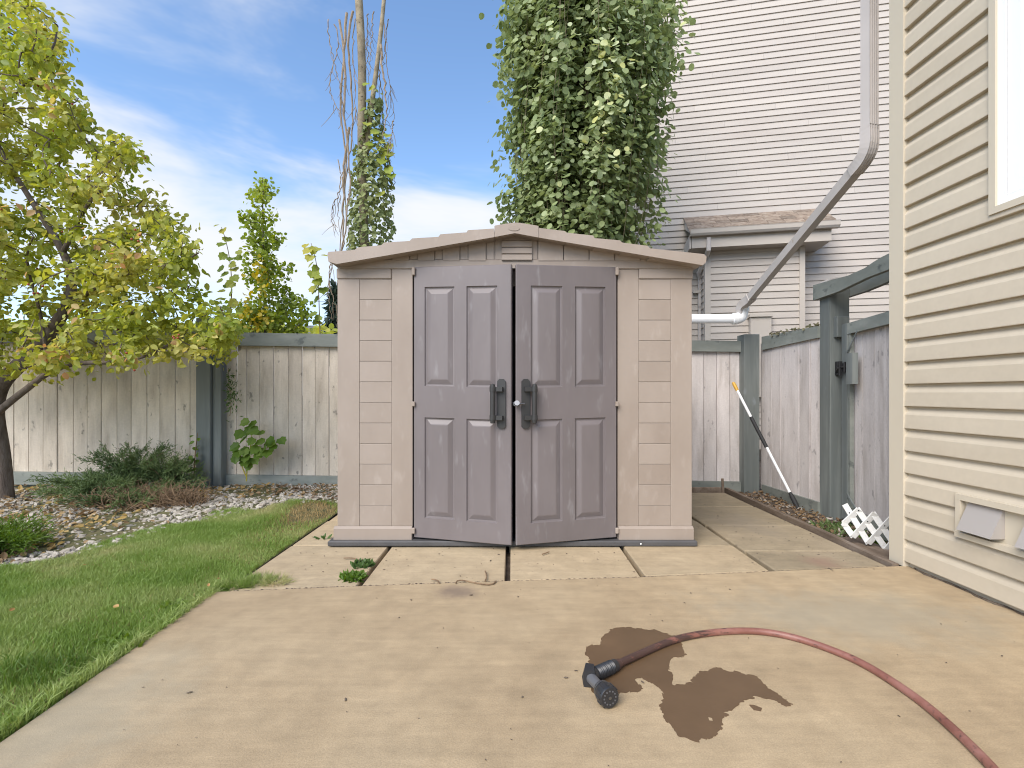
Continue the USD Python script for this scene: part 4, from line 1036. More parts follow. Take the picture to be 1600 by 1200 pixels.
# ================================================================== TREES
def grow(skel, tips, r_tip=.003, sag=.0, wig=.06, skel_r=None, n=9):
    """Connects each tip to the nearest point of the growing skeleton; returns branch tubes and the twig lines."""
    nodes = [np.asarray(p, float) for p in skel]
    N = np.array(nodes)
    out, lines = [], []
    order = np.argsort([np.min(np.linalg.norm(N - t, axis=1)) for t in tips])
    for i in order:
        t = tips[i]
        dd = np.linalg.norm(N - t, axis=1) + .35 * np.maximum(0, N[:, 2] - t[2])
        b = N[np.argmin(dd)]
        L_ = np.linalg.norm(t - b)
        if L_ < .02: continue
        mid_ = (b + t) / 2 + nrmal(3) * wig * L_ + np.array([0, 0, -sag * L_])
        c = spline([b, mid_, t], n)
        r = np.linspace(min(.0035 + .010 * L_, .014), r_tip, n)
        out.append(tube(c, r, 5, closed=False))
        lines.append(c)
        N = np.vstack([N, c[2::2]])
    return out, lines

def in_poly(poly, n, ybounds, pw=1.0):
    P = prep(Polygon(poly)); minx, miny, maxx, maxy = Polygon(poly).bounds
    pts = []
    while len(pts) < n:
        q = RNG.uniform((minx, miny), (maxx, maxy))
        if P.contains(Point(q)):
            Y = ybounds[0] + (ybounds[1] - ybounds[0]) * RNG.random()
            pts.append(AT(q[0], q[1], Y))
    return np.array(pts)

# crab apple at the left
tree = thing('crabapple_tree', 'yellow-green crabapple tree with a leaning dark trunk at the left of the lawn', 'tree', AT(3, 782, 4.15))
trunk = spline([AT(6, 800, 4.15), AT(4, 740, 4.15), AT(-2, 690, 4.13), AT(-8, 640, 4.1), AT(2, 600, 4.05), AT(35, 566, 4.0), AT(75, 522, 3.95), AT(103, 480, 3.9), AT(112, 435, 3.9), AT(96, 390, 3.9), AT(60, 330, 3.9), AT(10, 250, 3.95), AT(-30, 150, 4.0)], 60)
rt = np.interp(np.linspace(0, 1, 60), [0, .05, .3, .42, .62, 1], [.080, .066, .058, .050, .026, .008])
lim2 = spline([AT(-7, 648, 4.1), AT(18, 626, 4.02), AT(45, 605, 3.95), AT(75, 583, 3.9), AT(110, 570, 3.85), AT(165, 566, 3.75), AT(215, 560, 3.7), AT(275, 530, 3.7)], 24)
lim3 = spline([AT(104, 478, 3.9), AT(140, 455, 3.8), AT(200, 425, 3.7), AT(260, 415, 3.65), AT(310, 395, 3.6)], 20)
lim4 = spline([AT(98, 395, 3.9), AT(125, 340, 3.8), AT(150, 305, 3.75), AT(182, 275, 3.7), AT(190, 240, 3.7)], 18)
lim5 = spline([AT(-2, 600, 4.05), AT(-30, 540, 4.1), AT(-80, 430, 4.15), AT(-110, 300, 4.2), AT(-120, 160, 4.2)], 20)
lim6 = spline([AT(-110, 300, 4.2), AT(-30, 200, 3.9), AT(30, 140, 3.75), AT(75, 90, 3.7), AT(90, 40, 3.7)], 18)
lim7 = spline([AT(66, 590, 3.92), AT(72, 560, 3.86), AT(68, 520, 3.78), AT(58, 470, 3.7), AT(44, 420, 3.65), AT(52, 370, 3.6)], 16)
part('trunk', [tube(trunk, rt, 12)], 'bark', tree, smooth=60)
for c, a, b in ((lim2, .030, .008), (lim3, .022, .006), (lim4, .020, .006), (lim5, .035, .010), (lim6, .018, .006), (lim7, .016, .006)):
    part('limb', [tube(c, np.linspace(a, b, len(c)), 9)], 'bark', tree, smooth=60)
CROWN = [(-330, 120), (-250, 20), (-150, -60), (0, -40), (60, 20), (105, 66), (98, 128), (128, 140), (118, 180), (152, 190), (140, 212), (186, 206), (222, 245), (205, 262), (248, 285), (236, 312), (296, 330), (288, 352), (326, 378), (312, 430), (328, 470), (368, 492), (376, 545), (350, 572), (305, 545), (255, 560), (218, 600), (185, 585), (120, 560), (60, 585), (0, 575), (-120, 590), (-280, 520), (-340, 330)]
tips = in_poly(CROWN, 860, (3.25, 4.65))
br, lines = grow(np.vstack([trunk[26:], lim2[5:], lim3, lim4, lim5, lim6, lim7]), tips, wig=.10)
part('branch', br, 'bark', tree, kind='stuff')
lp, lo = [], []
for c in lines:
    k = 30 + RNG.integers(0, 16)
    q = RNG.integers(2, len(c), k)
    p = c[q] + nrmal(k, 3) * .045
    lp.append(p); lo.append(p - c[0] * .4 - c[-1] * .6 + nrmal(k, 3) * .02 + np.array([-.01, -.03, .02]))
lp, lo = np.vstack(lp), np.vstack(lo)
fol = leaves(LEAF_OVAL, lp, lo, .032 + .034 * rnd(len(lp)), droop=.45, wild=.9)
split_leaves('leaf', fol, LEAF_OVAL, 'crab_leaf', tree, near_key)
bpos = np.vstack([l[-1] + nrmal(4, 3) * .03 for l in lines[::9]])
ico = trimesh.creation.icosphere(1, 1.0)
part('berry_cluster', scatter(np.asarray(ico.vertices), np.asarray(ico.faces), bpos, *(np.tile(np.eye(3)[k] * .0075, (len(bpos), 1)) for k in range(3))), 'berry_red', tree, kind='stuff')

# big columnar aspen
YA = 5.95
asp = thing('columnar_aspen', 'dense green columnar aspen tree rising behind the shed roof', 'tree', AT(915, 780, YA))
axz = AT(915, 370, YA)[0]
tr_ = spline([(axz, YA, -.1), (axz + .02, YA, 1.5), (axz - .02, YA, 3.5), (axz + .03, YA, 6.0), (axz, YA, 7.6)], 30)
part('trunk', [tube(tr_, np.linspace(.11, .02, 30), 10)], 'aspen_bark', asp, smooth=60)
part('trunk', [tube(spline([(axz - .55, YA - .1, -.1), (axz - .6, YA - .1, 2), (axz - .62, YA, 4), (axz - .55, YA, 6.5)], 20), np.linspace(.06, .015, 20), 8)], 'aspen_bark', asp, smooth=60)
spires, lp, lo = [], [], []
for k in range(92):
    a = rnd() * 2 * math.pi; r = math.sqrt(rnd()) 
    cx_, cy_ = math.cos(a) * r, math.sin(a) * r
    z0, z1 = 1.75 + 1.6 * rnd() ** 2, 4.6 + 3.0 * (1 - .5 * r) * (.6 + .4 * rnd())
    zz = np.linspace(z0, z1, 12)
    w = np.interp(zz, [1.6, 2.6, 3.6, 5.0, 6.5, 7.6], [.55, .72, .90, .98, .85, .3])
    lean = np.interp(zz, [1.6, 3, 5, 7], [.0, .02, .09, .12])
    c = np.column_stack([axz - .08 + lean + cx_ * w * .98 + .03 * np.sin(zz * 3 + k), YA + cy_ * w * .85 + .03 * np.cos(zz * 2.3 + k), zz])
    spires.append(tube(c, np.linspace(.0045, .0015, 12), 5, closed=False))
    m_ = int((z1 - z0) * 165)
    t = rnd(m_) * 11
    i0 = np.clip(t.astype(int), 0, 10); f_ = (t - i0)[:, None]
    p = c[i0] * (1 - f_) + c[i0 + 1] * f_
    o = nrmal(m_, 3) * np.array([.10, .10, .06])
    dens = meshkit.fbm((p + o) * np.array([3.4, 3.4, 2.2]), 3, 11)
    push = (meshkit.noise(np.column_stack([np.full(m_, k * 3.7), p[:, 2] * 1.9, np.zeros(m_)]), 4) - .5)
    p = p + np.column_stack([push * cx_ * .34, push * cy_ * .30, np.zeros(m_)])
    keep_ = dens + .16 * (rnd(m_) - .5) > .405
    p, o = p[keep_], o[keep_]; m_ = len(p)
    lp.append(p + o); lo.append(o * 4 + np.column_stack([np.full(m_, cx_), np.full(m_, cy_), np.zeros(m_)]) * .9)
part('branch', spires, 'aspen_bark', asp, kind='stuff')
lp, lo = np.vstack(lp), np.vstack(lo)
fol = leaves(LEAF_ROUND, lp, lo, .042 + .044 * rnd(len(lp)), droop=.35, wild=.6, upward=.75)
split_leaves('leaf', fol, LEAF_ROUND, 'aspen_leaf', asp, near_key)

# dead aspen with hanging twigs and a creeper
YD = 6.1
dt = thing('dead_aspen', 'bare aspen trunk with hanging dead twigs and green creeper climbing its lower half', 'tree', AT(568, 780, YD))
c1 = spline([AT(570, 800, YD), AT(570, 500, YD), AT(568, 330, YD), AT(565, 230, YD), AT(566, 120, YD), AT(563, 40, YD), AT(560, -160, YD)], 30)
part('trunk', [tube(c1, np.linspace(.062, .045, 30), 10)], 'aspen_bark', dt, smooth=60)
c2 = spline([AT(572, 240, YD), AT(580, 170, YD), AT(588, 110, YD), AT(594, 60, YD), AT(604, -60, YD)], 20)
part('limb', [tube(c2, np.linspace(.034, .022, 20), 8)], 'aspen_bark', dt, smooth=60)
hang = [[(521, 40), (522, 100), (518, 150), (527, 168), (530, 200)], [(530, 30), (535, 110), (533, 180), (540, 250), (536, 330), (530, 400), (528, 440)], [(541, 20), (538, 120), (541, 200), (547, 260), (541, 340), (534, 380), (530, 460), (528, 520)],
        [(550, 20), (547, 110), (551, 170), (546, 240), (540, 300), (544, 350)], [(535, 270), (530, 300), (519, 330), (521, 350), (528, 355)], [(545, 200), (540, 240), (536, 290), (537, 350), (533, 420), (536, 500)],
        [(600, 20), (604, 90), (608, 130), (613, 160), (616, 185), (610, 197), (604, 195)], [(595, 70), (600, 120), (604, 170), (601, 200), (598, 215)], [(590, 90), (597, 150), (599, 190), (596, 230)], [(606, 30), (601, 75), (598, 110)], [(614, 190), (612, 215), (607, 235)], [(608, 250), (615, 275), (614, 295), (608, 300)],
        [(520, 400), (515, 425), (516, 450), (521, 470), (526, 510)], [(524, 390), (518, 420), (512, 450), (515, 480), (520, 500)], [(575, 20), (574, 90), (577, 140)], [(583, 20), (581, 60), (578, 120)], [(513, 30), (520, 90), (530, 130), (536, 170)], [(528, 250), (532, 290), (529, 330), (533, 370)], [(556, 30), (552, 100), (556, 150), (553, 200)], [(548, 300), (541, 330), (546, 370), (541, 400)]]
tw = []
for k, h in enumerate(hang):
    pts = np.array([AT(x, y, YD + .25 * math.sin(k * 2.4)) for x, y in h])
    c = spline(pts, 26) + nrmal(26, 3) * .008
    tw.append(tube(c, np.linspace(.016, .005, 26) if k in (1, 2, 3, 5, 7) else np.linspace(.007, .003, 26), 6, closed=False))
    if k % 2 == 0:
        for q in range(10):
            i = RNG.integers(3, 24); e = c[i] + np.array([nrmal() * .06, nrmal() * .05, -.10 - .15 * rnd()])
            tw.append(tube(spline([c[i], (c[i] + e) / 2 + nrmal(3) * .015, e], 6), np.linspace(.004, .002, 6), 4, closed=False))
for t_ in tw[:1]: pass
part('dead_twig', tw, 'dead_twig', dt, kind='stuff')
vp = []
while len(vp) < 3300:
    z = rnd(); y = 540 - 390 * z ** 1.25
    half = np.interp(y, [150, 200, 240, 300, 400], [10, 16, 27, 33, 37]); cxp = np.interp(y, [150, 230, 300, 400], [585, 584, 580, 580])
    if y < 230 and rnd() < .6: continue
    a = rnd() * 2 * math.pi; rr = (.6 + .4 * rnd())
    p = AT(cxp + half * math.cos(a) * rr, y + nrmal() * 5, YD); p[1] += math.sin(a) * half / F * YD * rr
    vp.append(np.r_[p, math.cos(a), math.sin(a), .1])
vp = np.array(vp)
part('creeper', leaves(LEAF_ROUND, vp[:, :3], vp[:, 3:], .035 + .03 * rnd(len(vp)), droop=.7, wild=.5), 'creeper_leaf', dt, kind='stuff')
xp = np.array([AT(x, y, YD - .15) for x, y in ((575, 130), (577, 140), (574, 192), (600, 222), (604, 232), (608, 226), (598, 240), (592, 232), (611, 240), (606, 262), (596, 300), (606, 210), (571, 170), (583, 225), (589, 218), (612, 272), (600, 250), (594, 248), (604, 245), (590, 205))])
for p in xp:
    v, f = leaves(LEAF_LOBED, p[None], np.array([[0, -1.0, .2]]), np.array([.09 + .03 * rnd()]), droop=.8, wild=.3)
    part('leaf', (v, f), 'young_leaf', dt)

# slim young aspen behind the fence
YS = 6.6
ya = thing('young_aspen', 'slender young aspen with small green and yellow leaves behind the fence', 'tree', AT(415, 780, YS))
st1 = spline([AT(418, 800, YS), AT(415, 520, YS), AT(412, 400, YS), AT(410, 278, YS)], 20)
part('trunk', [tube(st1, np.linspace(.035, .006, 20), 7)], 'bark', ya, smooth=60)
YP = [(410, 276), (428, 300), (432, 345), (448, 395), (462, 440), (482, 470), (476, 515), (420, 530), (372, 520), (345, 515), (352, 470), (388, 450), (384, 405), (390, 350), (378, 330), (396, 300)]
tips = in_poly(YP, 170, (YS - .3, YS + .3))
br, lines = grow(st1, tips, wig=.08)
part('branch', br, 'bark', ya, kind='stuff')
lp = np.vstack([c[RNG.integers(3, 9, 22)] + nrmal(22, 3) * .05 for c in lines])
part('foliage', leaves(LEAF_ROUND, lp, nrmal(len(lp), 3) + np.array([0, -.6, .2]), .036 + .022 * rnd(len(lp)), droop=.6, wild=.6), 'young_leaf', ya, kind='stuff')
yp = np.vstack([AT(409, 432, YS - .3) + nrmal(60, 3) * [.05, .05, .13], AT(400, 500, YS - .3) + nrmal(70, 3) * [.10, .06, .07], AT(390, 470, YS - .3) + nrmal(30, 3) * [.06, .06, .12]])
part('yellow_foliage', leaves(LEAF_ROUND, yp, nrmal(len(yp), 3) + np.array([0, -.8, .2]), .04 + .02 * rnd(len(yp)), droop=.6), 'yellow_leaf', ya, kind='stuff', label='bright yellow leaves')

def sapling(name, label, cat, pts, Y, lv, sizes, mat, group=None, base=None, tmpl=None):
    t = thing(name, label, cat, AT(pts[0][0], pts[0][1], Y), group)
    c = spline([AT(x, y, Y) for x, y in pts], 22)
    part('stem', [tube(c, np.linspace(.008, .003, 22), 6)], 'brown_twig', t, smooth=60)
    for (x, y) in lv:
        p = AT(x, y, Y + .04 * nrmal())
        j = c[np.argmin(np.linalg.norm(c - p, axis=1))]
        v, f = leaves(tmpl or LEAF_LOBED, (p * .75 + j * .25)[None], (p - j)[None] * 1.5 + np.array([[0, -.8, .3]]), np.array([sizes * (.75 + .5 * rnd())]), droop=.7, wild=.35)
        part('leaf', (v, f), mat, t)
    return t
sapling('thin_sapling', 'thin sapling with sparse leaves rising above the fence, nearer the crabapple tree', 'sapling', [(362, 620), (358, 510), (362, 450), (358, 400), (346, 355)], 5.3,
        [(341, 350), (350, 358), (344, 366), (348, 380), (358, 372), (366, 373), (351, 398), (364, 402), (372, 400), (360, 410), (368, 412), (346, 420), (356, 425), (343, 437), (366, 420), (352, 445), (364, 432), (348, 455), (376, 392), (360, 455), (366, 440), (372, 470), (352, 478), (362, 470), (378, 480), (345, 486), (358, 492)], .085, 'young_leaf')
sapling('thin_sapling', 'thin sapling with broad drooping leaves rising beside the left wall of the shed', 'sapling', [(500, 620), (500, 520), (498, 460), (494, 410), (486, 380)], 5.25,
        [(477, 382), (484, 388), (492, 384), (500, 386), (505, 398), (484, 398), (494, 400), (489, 412), (498, 418), (486, 424), (503, 430), (492, 436), (500, 444), (496, 454), (507, 450), (490, 428), (493, 490), (502, 494), (496, 505), (488, 446), (500, 508), (499, 465)], .10, 'young_leaf')
# small green plants at the fence foot
hz_ = thing('leafy_shoot', 'light green broad-leaved shoot growing against the fence right of the post', 'plant', AT(385, 752, 4.62))
stems = [[(385, 752), (388, 720), (392, 690), (393, 662)], [(388, 730), (402, 712), (420, 698), (436, 690)], [(385, 745), (376, 720), (374, 708)]]
for s_ in stems:
    part('stem', [tube(spline([AT(x, y, 4.62) for x, y in s_], 12), np.linspace(.006, .0025, 12), 6)], 'young_leaf', hz_)
for (x, y) in [(389, 662), (401, 664), (380, 678), (394, 672), (404, 676), (409, 684), (386, 688), (397, 690), (374, 700), (382, 706), (372, 712), (390, 708), (378, 720), (402, 708), (412, 704), (420, 698), (428, 692), (437, 690), (432, 700), (409, 716), (396, 720), (384, 722), (404, 702), (418, 708), (386, 716), (376, 708), (392, 728), (368, 718), (400, 714), (414, 694)]:
    v, f = leaves(LEAF_LOBED, AT(x, y - 5, 4.60 - .05 * rnd())[None], np.array([[nrmal() * .3, -1.0, .5]]), np.array([.075 + .04 * rnd()]), droop=.8, wild=.25)
    part('leaf', (v, f), 'bright_shrub', hz_)
sapling('tall_weed', 'pale green tall weed with narrow leaves growing left of the fence post', 'plant', [(305, 760), (304, 730), (306, 700), (309, 676)], 4.55,
        [(300, 680), (312, 684), (303, 690), (314, 695), (298, 700), (310, 706), (294, 712), (304, 716), (314, 718), (290, 726), (300, 730), (310, 732), (296, 740), (306, 744), (285, 735), (316, 740)], .06, 'bright_shrub', tmpl=LEAF_OVAL)
fv = thing('fence_vine', 'small leafy vine poking through the fence beside the post', 'vine', AT(360, 620, 4.66))
part('stem', [tube(spline([AT(357, 575, 4.70), AT(358, 600, 4.68), AT(361, 630, 4.66), AT(359, 650, 4.66)], 10), .003, 5)], 'brown_twig', fv)
q = np.array([AT(np.clip(362 + nrmal() * 6, 354, 378), 612 + nrmal() * 17, 4.66 - .05 * rnd()) for _ in range(150)])
part('foliage', leaves(LEAF_THIN, q, nrmal(150, 3) + [0, -1, .3], .032 + .02 * rnd(150), droop=.8), 'weed_leaf', fv, kind='stuff')

# far background
fs = thing('far_spruce', 'small dark spruce far beyond the fence, left of the shed', 'tree', AT(524, 640, 14))
part('trunk', [tube([AT(526, 650, 14), AT(524, 440, 14)], [.09, .02], 6)], 'bark', fs)
sp_l = []
for k in range(900):
    u = rnd(); y = 445 + 120 * u; w = 3 + 26 * u; a = rnd() * 6.283
    p = AT(524 + w * math.cos(a) * rnd(), y, 14); p[1] += math.sin(a) * w / F * 14 * .8
    sp_l.append(np.r_[p, math.cos(a), math.sin(a), -.2])
sp_l = np.array(sp_l)
part('crown', leaves(LEAF_THIN, sp_l[:, :3], sp_l[:, 3:], .22 + .1 * rnd(900), droop=.4), 'spruce_needle', fs, kind='stuff')
fh = thing('far_house', 'low distant roof just visible above the fence left of the shed', 'house', AT(470, 618, 34))
part('roof', hull([AT(x, y, Y) for (x, y, Y) in ((380, 509, 36), (560, 508, 36), (370, 522, 34), (575, 521, 34), (380, 522, 40), (560, 521, 40))]), 'far_roof', fh)
part('wall', hull([AT(x, y, Y) for x in (385, 560) for (y, Y) in ((521, 34.5), (618, 34.5), (521.5, 39), (614, 39))]), 'neighbour_siding', fh)
part('utility_wire', [tube([AT(330, 474, 20), AT(430, 472.5, 20), AT(530, 470.5, 20), AT(640, 466, 20)], .008, 5)], 'black_metal', label='thin overhead wire crossing the sky low beside the shed', cat='wire')
hg = in_poly([(-200, 500), (330, 505), (520, 512), (520, 530), (-200, 530)], 2600, (9, 11))
part('far_hedge', leaves(LEAF_ROUND, hg, nrmal(len(hg), 3) + [0, -1, .5], .09 + .06 * rnd(len(hg)), droop=.5), 'young_leaf', kind='stuff', label='loose green foliage beyond the fence at left', cat='hedge')

# dry leaves lying along the side fence rail
q = np.array([[sx + .012 + .02 * nrmal(), y, 1.513 + .008 * rnd()] for y in RNG.uniform(4.02, 4.75, 70)])
part('vine_litter', leaves(LEAF_OVAL, q, nrmal(70, 3) + [0, 0, 1.0], .02 + .03 * rnd(70), droop=.1, wild=.7), 'moss_litter', kind='stuff', label='dry leaves lying along the top rail of the side fence', cat='leaves')

# ================================================================== SHRUBS
def juniper(base, clumps, parent_name, label, mat):
    t = thing(parent_name, label, 'shrub', base)
    stems_, npos, ndir = [], [], []
    for center, spread, height, nb in clumps:
        center = np.array([center[0], center[1], float(lawn_z(np.array(center[0]), np.array(center[1])))])
        for k in range(nb):
            a = rnd() * 6.283; L_ = spread * (.35 + .65 * rnd()); up = height * (.3 + .8 * rnd())
            e = center + np.array([math.cos(a) * L_, math.sin(a) * L_ * .7, up])
            m_ = center + np.array([math.cos(a) * L_ * .45, math.sin(a) * L_ * .32, up * .7])
            c = spline([center + nrmal(3) * [.05, .04, .01], m_, e], 12)
            stems_.append(tube(c, np.linspace(.007, .002, 12), 5, closed=False))
            for j in range(5, 12):
                for s_ in range(4 if j < 11 else 5):
                    d = unit(c[min(j, 11)] - c[j - 1])
                    sd = unit(d * 1.1 + nrmal(3) * .55 + np.array([0, 0, .25])); tl = .05 + .07 * rnd()
                    tp = c[j] + sd[None] * np.linspace(0, tl, 8)[:, None]
                    npos.append(tp); ndir.append(unit(sd[None] * 1.3 + nrmal(8, 3) * .4))
    npos, ndir = np.vstack(npos), np.vstack(ndir)
    part('stem', stems_, 'brown_twig', t, kind='stuff')
    x, y, z = frames(nrmal(len(npos), 3), ndir)
    s_ = (.018 + .016 * rnd(len(npos)))[:, None]
    part('foliage', scatter(LEAF_THIN[0], LEAF_THIN[1], npos, x * s_ * .8, y * s_ * 1.3, z * s_), mat, t, kind='stuff')
    return t
jc = AT(215, 768, 4.25); jc[2] = lawn_z(np.array(jc[0]), np.array(jc[1]))
jt = juniper(jc, [(AT(150, 768, 4.1), .40, .19, 32), (AT(205, 765, 4.3), .34, .36, 34), (AT(262, 762, 4.35), .28, .29, 24), (AT(205, 760, 4.05), .5, .12, 22)], 'juniper_shrub', 'low spreading dark green juniper with brown dead twigs beneath in the gravel bed', 'juniper_needle')
tw = []
for k in range(680):
    a = rnd() * 6.283; r_ = .6 * math.sqrt(rnd())
    b = np.array([jc[0] + .26 + math.cos(a) * r_ * .8, jc[1] - .24 + math.sin(a) * r_ * .32, 0]); b[2] = lawn_z(b[0:1], b[1:2])[0]
    e = b + np.array([nrmal() * .10, nrmal() * .08, .02 + .15 * rnd()])
    tw.append(tube(spline([b, (b + e) / 2 + nrmal(3) * .03, e], 6), np.linspace(.004, .0015, 6), 4, closed=False))
part('dead_twig', tw, 'brown_twig', jt, kind='stuff')
jb = G(-8, 862); jb[2] = -.01
juniper(jb, [(jb, .24, .13, 40)], 'creeping_shrub', 'small bright green creeping shrub at the left end of the lawn', 'bright_shrub')

# ================================================================== GRASS, GRAVEL, LITTER
def on_lawn(x, y):
    return (x < -1.405) & (y < bed_y(x) + .36 * (meshkit.fbm(np.stack([x * 4.5, y * 4.5, 0 * x], -1), 4, 9) - .5) * 2 + .06 * (rnd(*np.shape(x)) - .5))
def visible(x, y, m=620):
    px = CX + F * x / np.maximum(y, .2)
    return (px > -m) & (y > .95)
def blades(n, sel, hmin, hmax, wid, name, mat, label, area=(-6.2, -1.39, .95, 4.4), lean=.55, tuft=None):
    x = RNG.uniform(area[0], area[1], n * 6); y = RNG.uniform(area[2], area[3], n * 6)
    ok = sel(x, y) & visible(x, y)
    x, y = x[ok][:n], y[ok][:n]
    z = lawn_z(x, y) - .004
    N = len(x)
    hgt = hmin + (hmax - hmin) * rnd(N) ** 1.4
    patch = meshkit.fbm(np.stack([x * 4, y * 4, 0 * x], -1), 3, 3)
    hgt *= .65 + .8 * patch
    a = rnd(N) * 6.283
    ld = np.column_stack([np.cos(a), np.sin(a), np.zeros(N)]) * (lean * (.3 + rnd(N)))[:, None]
    up = np.tile([0, 0, 1.0], (N, 1))
    b = rnd(N) * 6.283
    sd = np.column_stack([np.cos(b), np.sin(b), np.zeros(N)]) * wid * (.6 + .8 * rnd(N))[:, None]
    P = np.column_stack([x, y, z])
    mid_ = P + (up * .6 + ld * .22) * hgt[:, None]
    tip_ = P + (up * .92 + ld * .9) * hgt[:, None]
    V = np.stack([P - sd, P + sd, mid_ - sd * .75, mid_ + sd * .75, tip_], 1).reshape(-1, 3)
    f = np.array([(0, 1, 3), (0, 3, 2), (2, 3, 4)])
    Fc = (f[None] + (np.arange(N) * 5)[:, None, None]).reshape(-1, 3)
    part(name, (V, Fc), mat, kind='stuff', label=label, cat='grass')
def dryness(x, y):
    d = np.exp(-(((x + 1.58) / .26) ** 2 + ((y - 3.75) / .55) ** 2))
    return d + .55 * (meshkit.fbm(np.stack([x * 2.6, y * 2.6, 0 * x + 4], -1), 3, 21) - .5)
blades(270000, lambda x, y: on_lawn(x, y) & (dryness(x, y) + .75 * (rnd(len(x)) - .5) < .36), .014, .036, .0015, 'grass', 'grass_blade', 'green mown lawn grass left of the concrete')
blades(34000, lambda x, y: on_lawn(x, y) & (dryness(x, y) + .75 * (rnd(len(x)) - .5) > .30), .012, .030, .0014, 'dry_grass', 'dry_grass', 'brownish dry grass along the paving beside the shed')
blades(1900, lambda x, y: (x > -1.46) & on_lawn(x, y) & (y < 2.45), .03, .065, .0019, 'edge_grass', 'grass_blade', 'longer grass leaning over the edge of the concrete slab', area=(-1.56, -1.40, .95, 2.5), lean=.95)
blades(2600, lambda x, y: (y < 1.95) & (x < -1.42) & (meshkit.fbm(np.stack([x * 3, y * 3, 0 * x], -1), 2, 31) > .45), .04, .08, .0019, 'long_grass', 'grass_blade', 'taller bright grass at the near end of the lawn', area=(-2.6, -1.42, .95, 2.0), lean=.8)

# gravel: angular stones merged
def stones(n, sel, smin, smax, name, label, area, mat='stone', zf=lawn_z):
    base = trimesh.creation.icosahedron()
    bv, bf_ = np.asarray(base.vertices), np.asarray(base.faces)
    x = RNG.uniform(area[0], area[1], n * 5); y = RNG.uniform(area[2], area[3], n * 5)
    ok = sel(x, y); x, y = x[ok][:n], y[ok][:n]
    N = len(x)
    s_ = smin + (smax - smin) * rnd(N) ** 2.2
    V = bv[None] * (1 + .38 * nrmal(N, 12, 1)).clip(.5, 1.6) * s_[:, None, None] * (np.array([1, 1, .6]) * (.75 + .5 * rnd(N, 3)))[:, None]
    a = rnd(N) * 6.283
    Rz = np.zeros((N, 3, 3)); Rz[:, 0, 0] = np.cos(a); Rz[:, 0, 1] = -np.sin(a); Rz[:, 1, 0] = np.sin(a); Rz[:, 1, 1] = np.cos(a); Rz[:, 2, 2] = 1
    V = np.einsum('nij,nkj->nki', Rz, V)
    V += np.column_stack([x, y, zf(x, y) + s_ * .22 * rnd(N)])[:, None]
    Fc = (bf_[None] + (np.arange(N) * 12)[:, None, None]).reshape(-1, 3)
    part(name, (V.reshape(-1, 3), Fc), mat, kind='stuff', label=label, cat='gravel')
gn = lambda x, y: meshkit.fbm(np.stack([x * 3.2, y * 3.2, 0 * x], -1), 3, 17)
stones(10500, lambda x, y: (y > bed_y(x) - .10) & ((gn(x, y) > .47) | (rnd(len(x)) < .22)) & ((y < 4.3) | (rnd(len(x)) < .6)) & (y < FY(x) - .04) & visible(x, y), .006, .024, 'gravel', 'pale landscaping gravel in the bed along the fence', (-6.0, -1.40, 2.2, 4.75))
def litter(n, sel, smin, smax, name, label, area, zf, mat='litter_leaf'):
    x = RNG.uniform(area[0], area[1], n * 5); y = RNG.uniform(area[2], area[3], n * 5)
    ok = sel(x, y); x, y = x[ok][:n], y[ok][:n]; N = len(x)
    P = np.column_stack([x, y, zf(x, y) + .012 + .014 * rnd(N)])
    part(name, leaves(LEAF_OVAL, P, nrmal(N, 3) * .4 + [0, 0, 1.0], smin + (smax - smin) * rnd(N), droop=0, wild=.35), mat, kind='stuff', label=label, cat='leaves')
litter(3000, lambda x, y: (y > bed_y(x) + .05) & visible(x, y) & ((x < -2.85) | (y > 4.2) | (rnd(len(x)) < .14)), .02, .055, 'fallen_leaves', 'brown and yellow leaves fallen over the gravel bed', (-6.0, -1.4, 2.5, 4.7), lawn_z)
litter(14, lambda x, y: on_lawn(x, y) & visible(x, y), .015, .035, 'lawn_leaves', 'few yellow leaves scattered on the lawn', (-4, -1.42, 1.1, 4.0), lambda x, y: lawn_z(x, y) + .012, 'litter_leaf')
litter(420, lambda x, y: (x > 2.14 + .05 * (y < 3.4)) & (x < 2.52), .015, .045, 'strip_leaves', 'brown leaves and chips in the soil strip by the side fence', (2.14, 2.55, 3.1, 4.9), strip_z)
stones(160, lambda x, y: x > 2.15, .006, .024, 'strip_stones', 'small stones in the soil strip by the side fence', (2.14, 2.52, 3.1, 4.85), zf=strip_z)
# weeds in the strip near the gate
def tuft(center, r, n, h, mat, name, label, tmpl=LEAF_THIN, cat='weed', lean=.8, wsc=.5):
    c = np.asarray(center, float)
    a = rnd(n) * 6.283; rr = r * np.sqrt(rnd(n))
    P = c + np.column_stack([np.cos(a) * rr, np.sin(a) * rr * .8, np.zeros(n)])
    d = unit(np.column_stack([np.cos(a) * lean, np.sin(a) * lean, np.ones(n)]) + nrmal(n, 3) * .35)
    x, y, z = frames(nrmal(n, 3), d)
    s_ = (h * (.5 + .7 * rnd(n)))[:, None]
    part(name, scatter(tmpl[0], tmpl[1], P, x * s_ * wsc, y * s_, z * s_ * .4), mat, kind='stuff' if n > 40 else None, label=label, cat=cat)
g_ = lambda px, py: G(px, py, -.008)
tuft(g_(566, 884), .055, 130, .036, 'weed_leaf', 'joint_weed', 'low dark green weed in the paving joint nearer the shed', LEAF_OVAL, wsc=.8)
tuft(g_(552, 904), .058, 150, .036, 'bright_shrub', 'joint_weed', 'low pale green weed where the paving joint meets the slab', LEAF_OVAL, wsc=.8)
tuft(g_(505, 842), .03, 14, .05, 'weed_leaf', 'shed_weed', 'small yellow-green weed at the left front corner of the shed', LEAF_OVAL, wsc=.5)
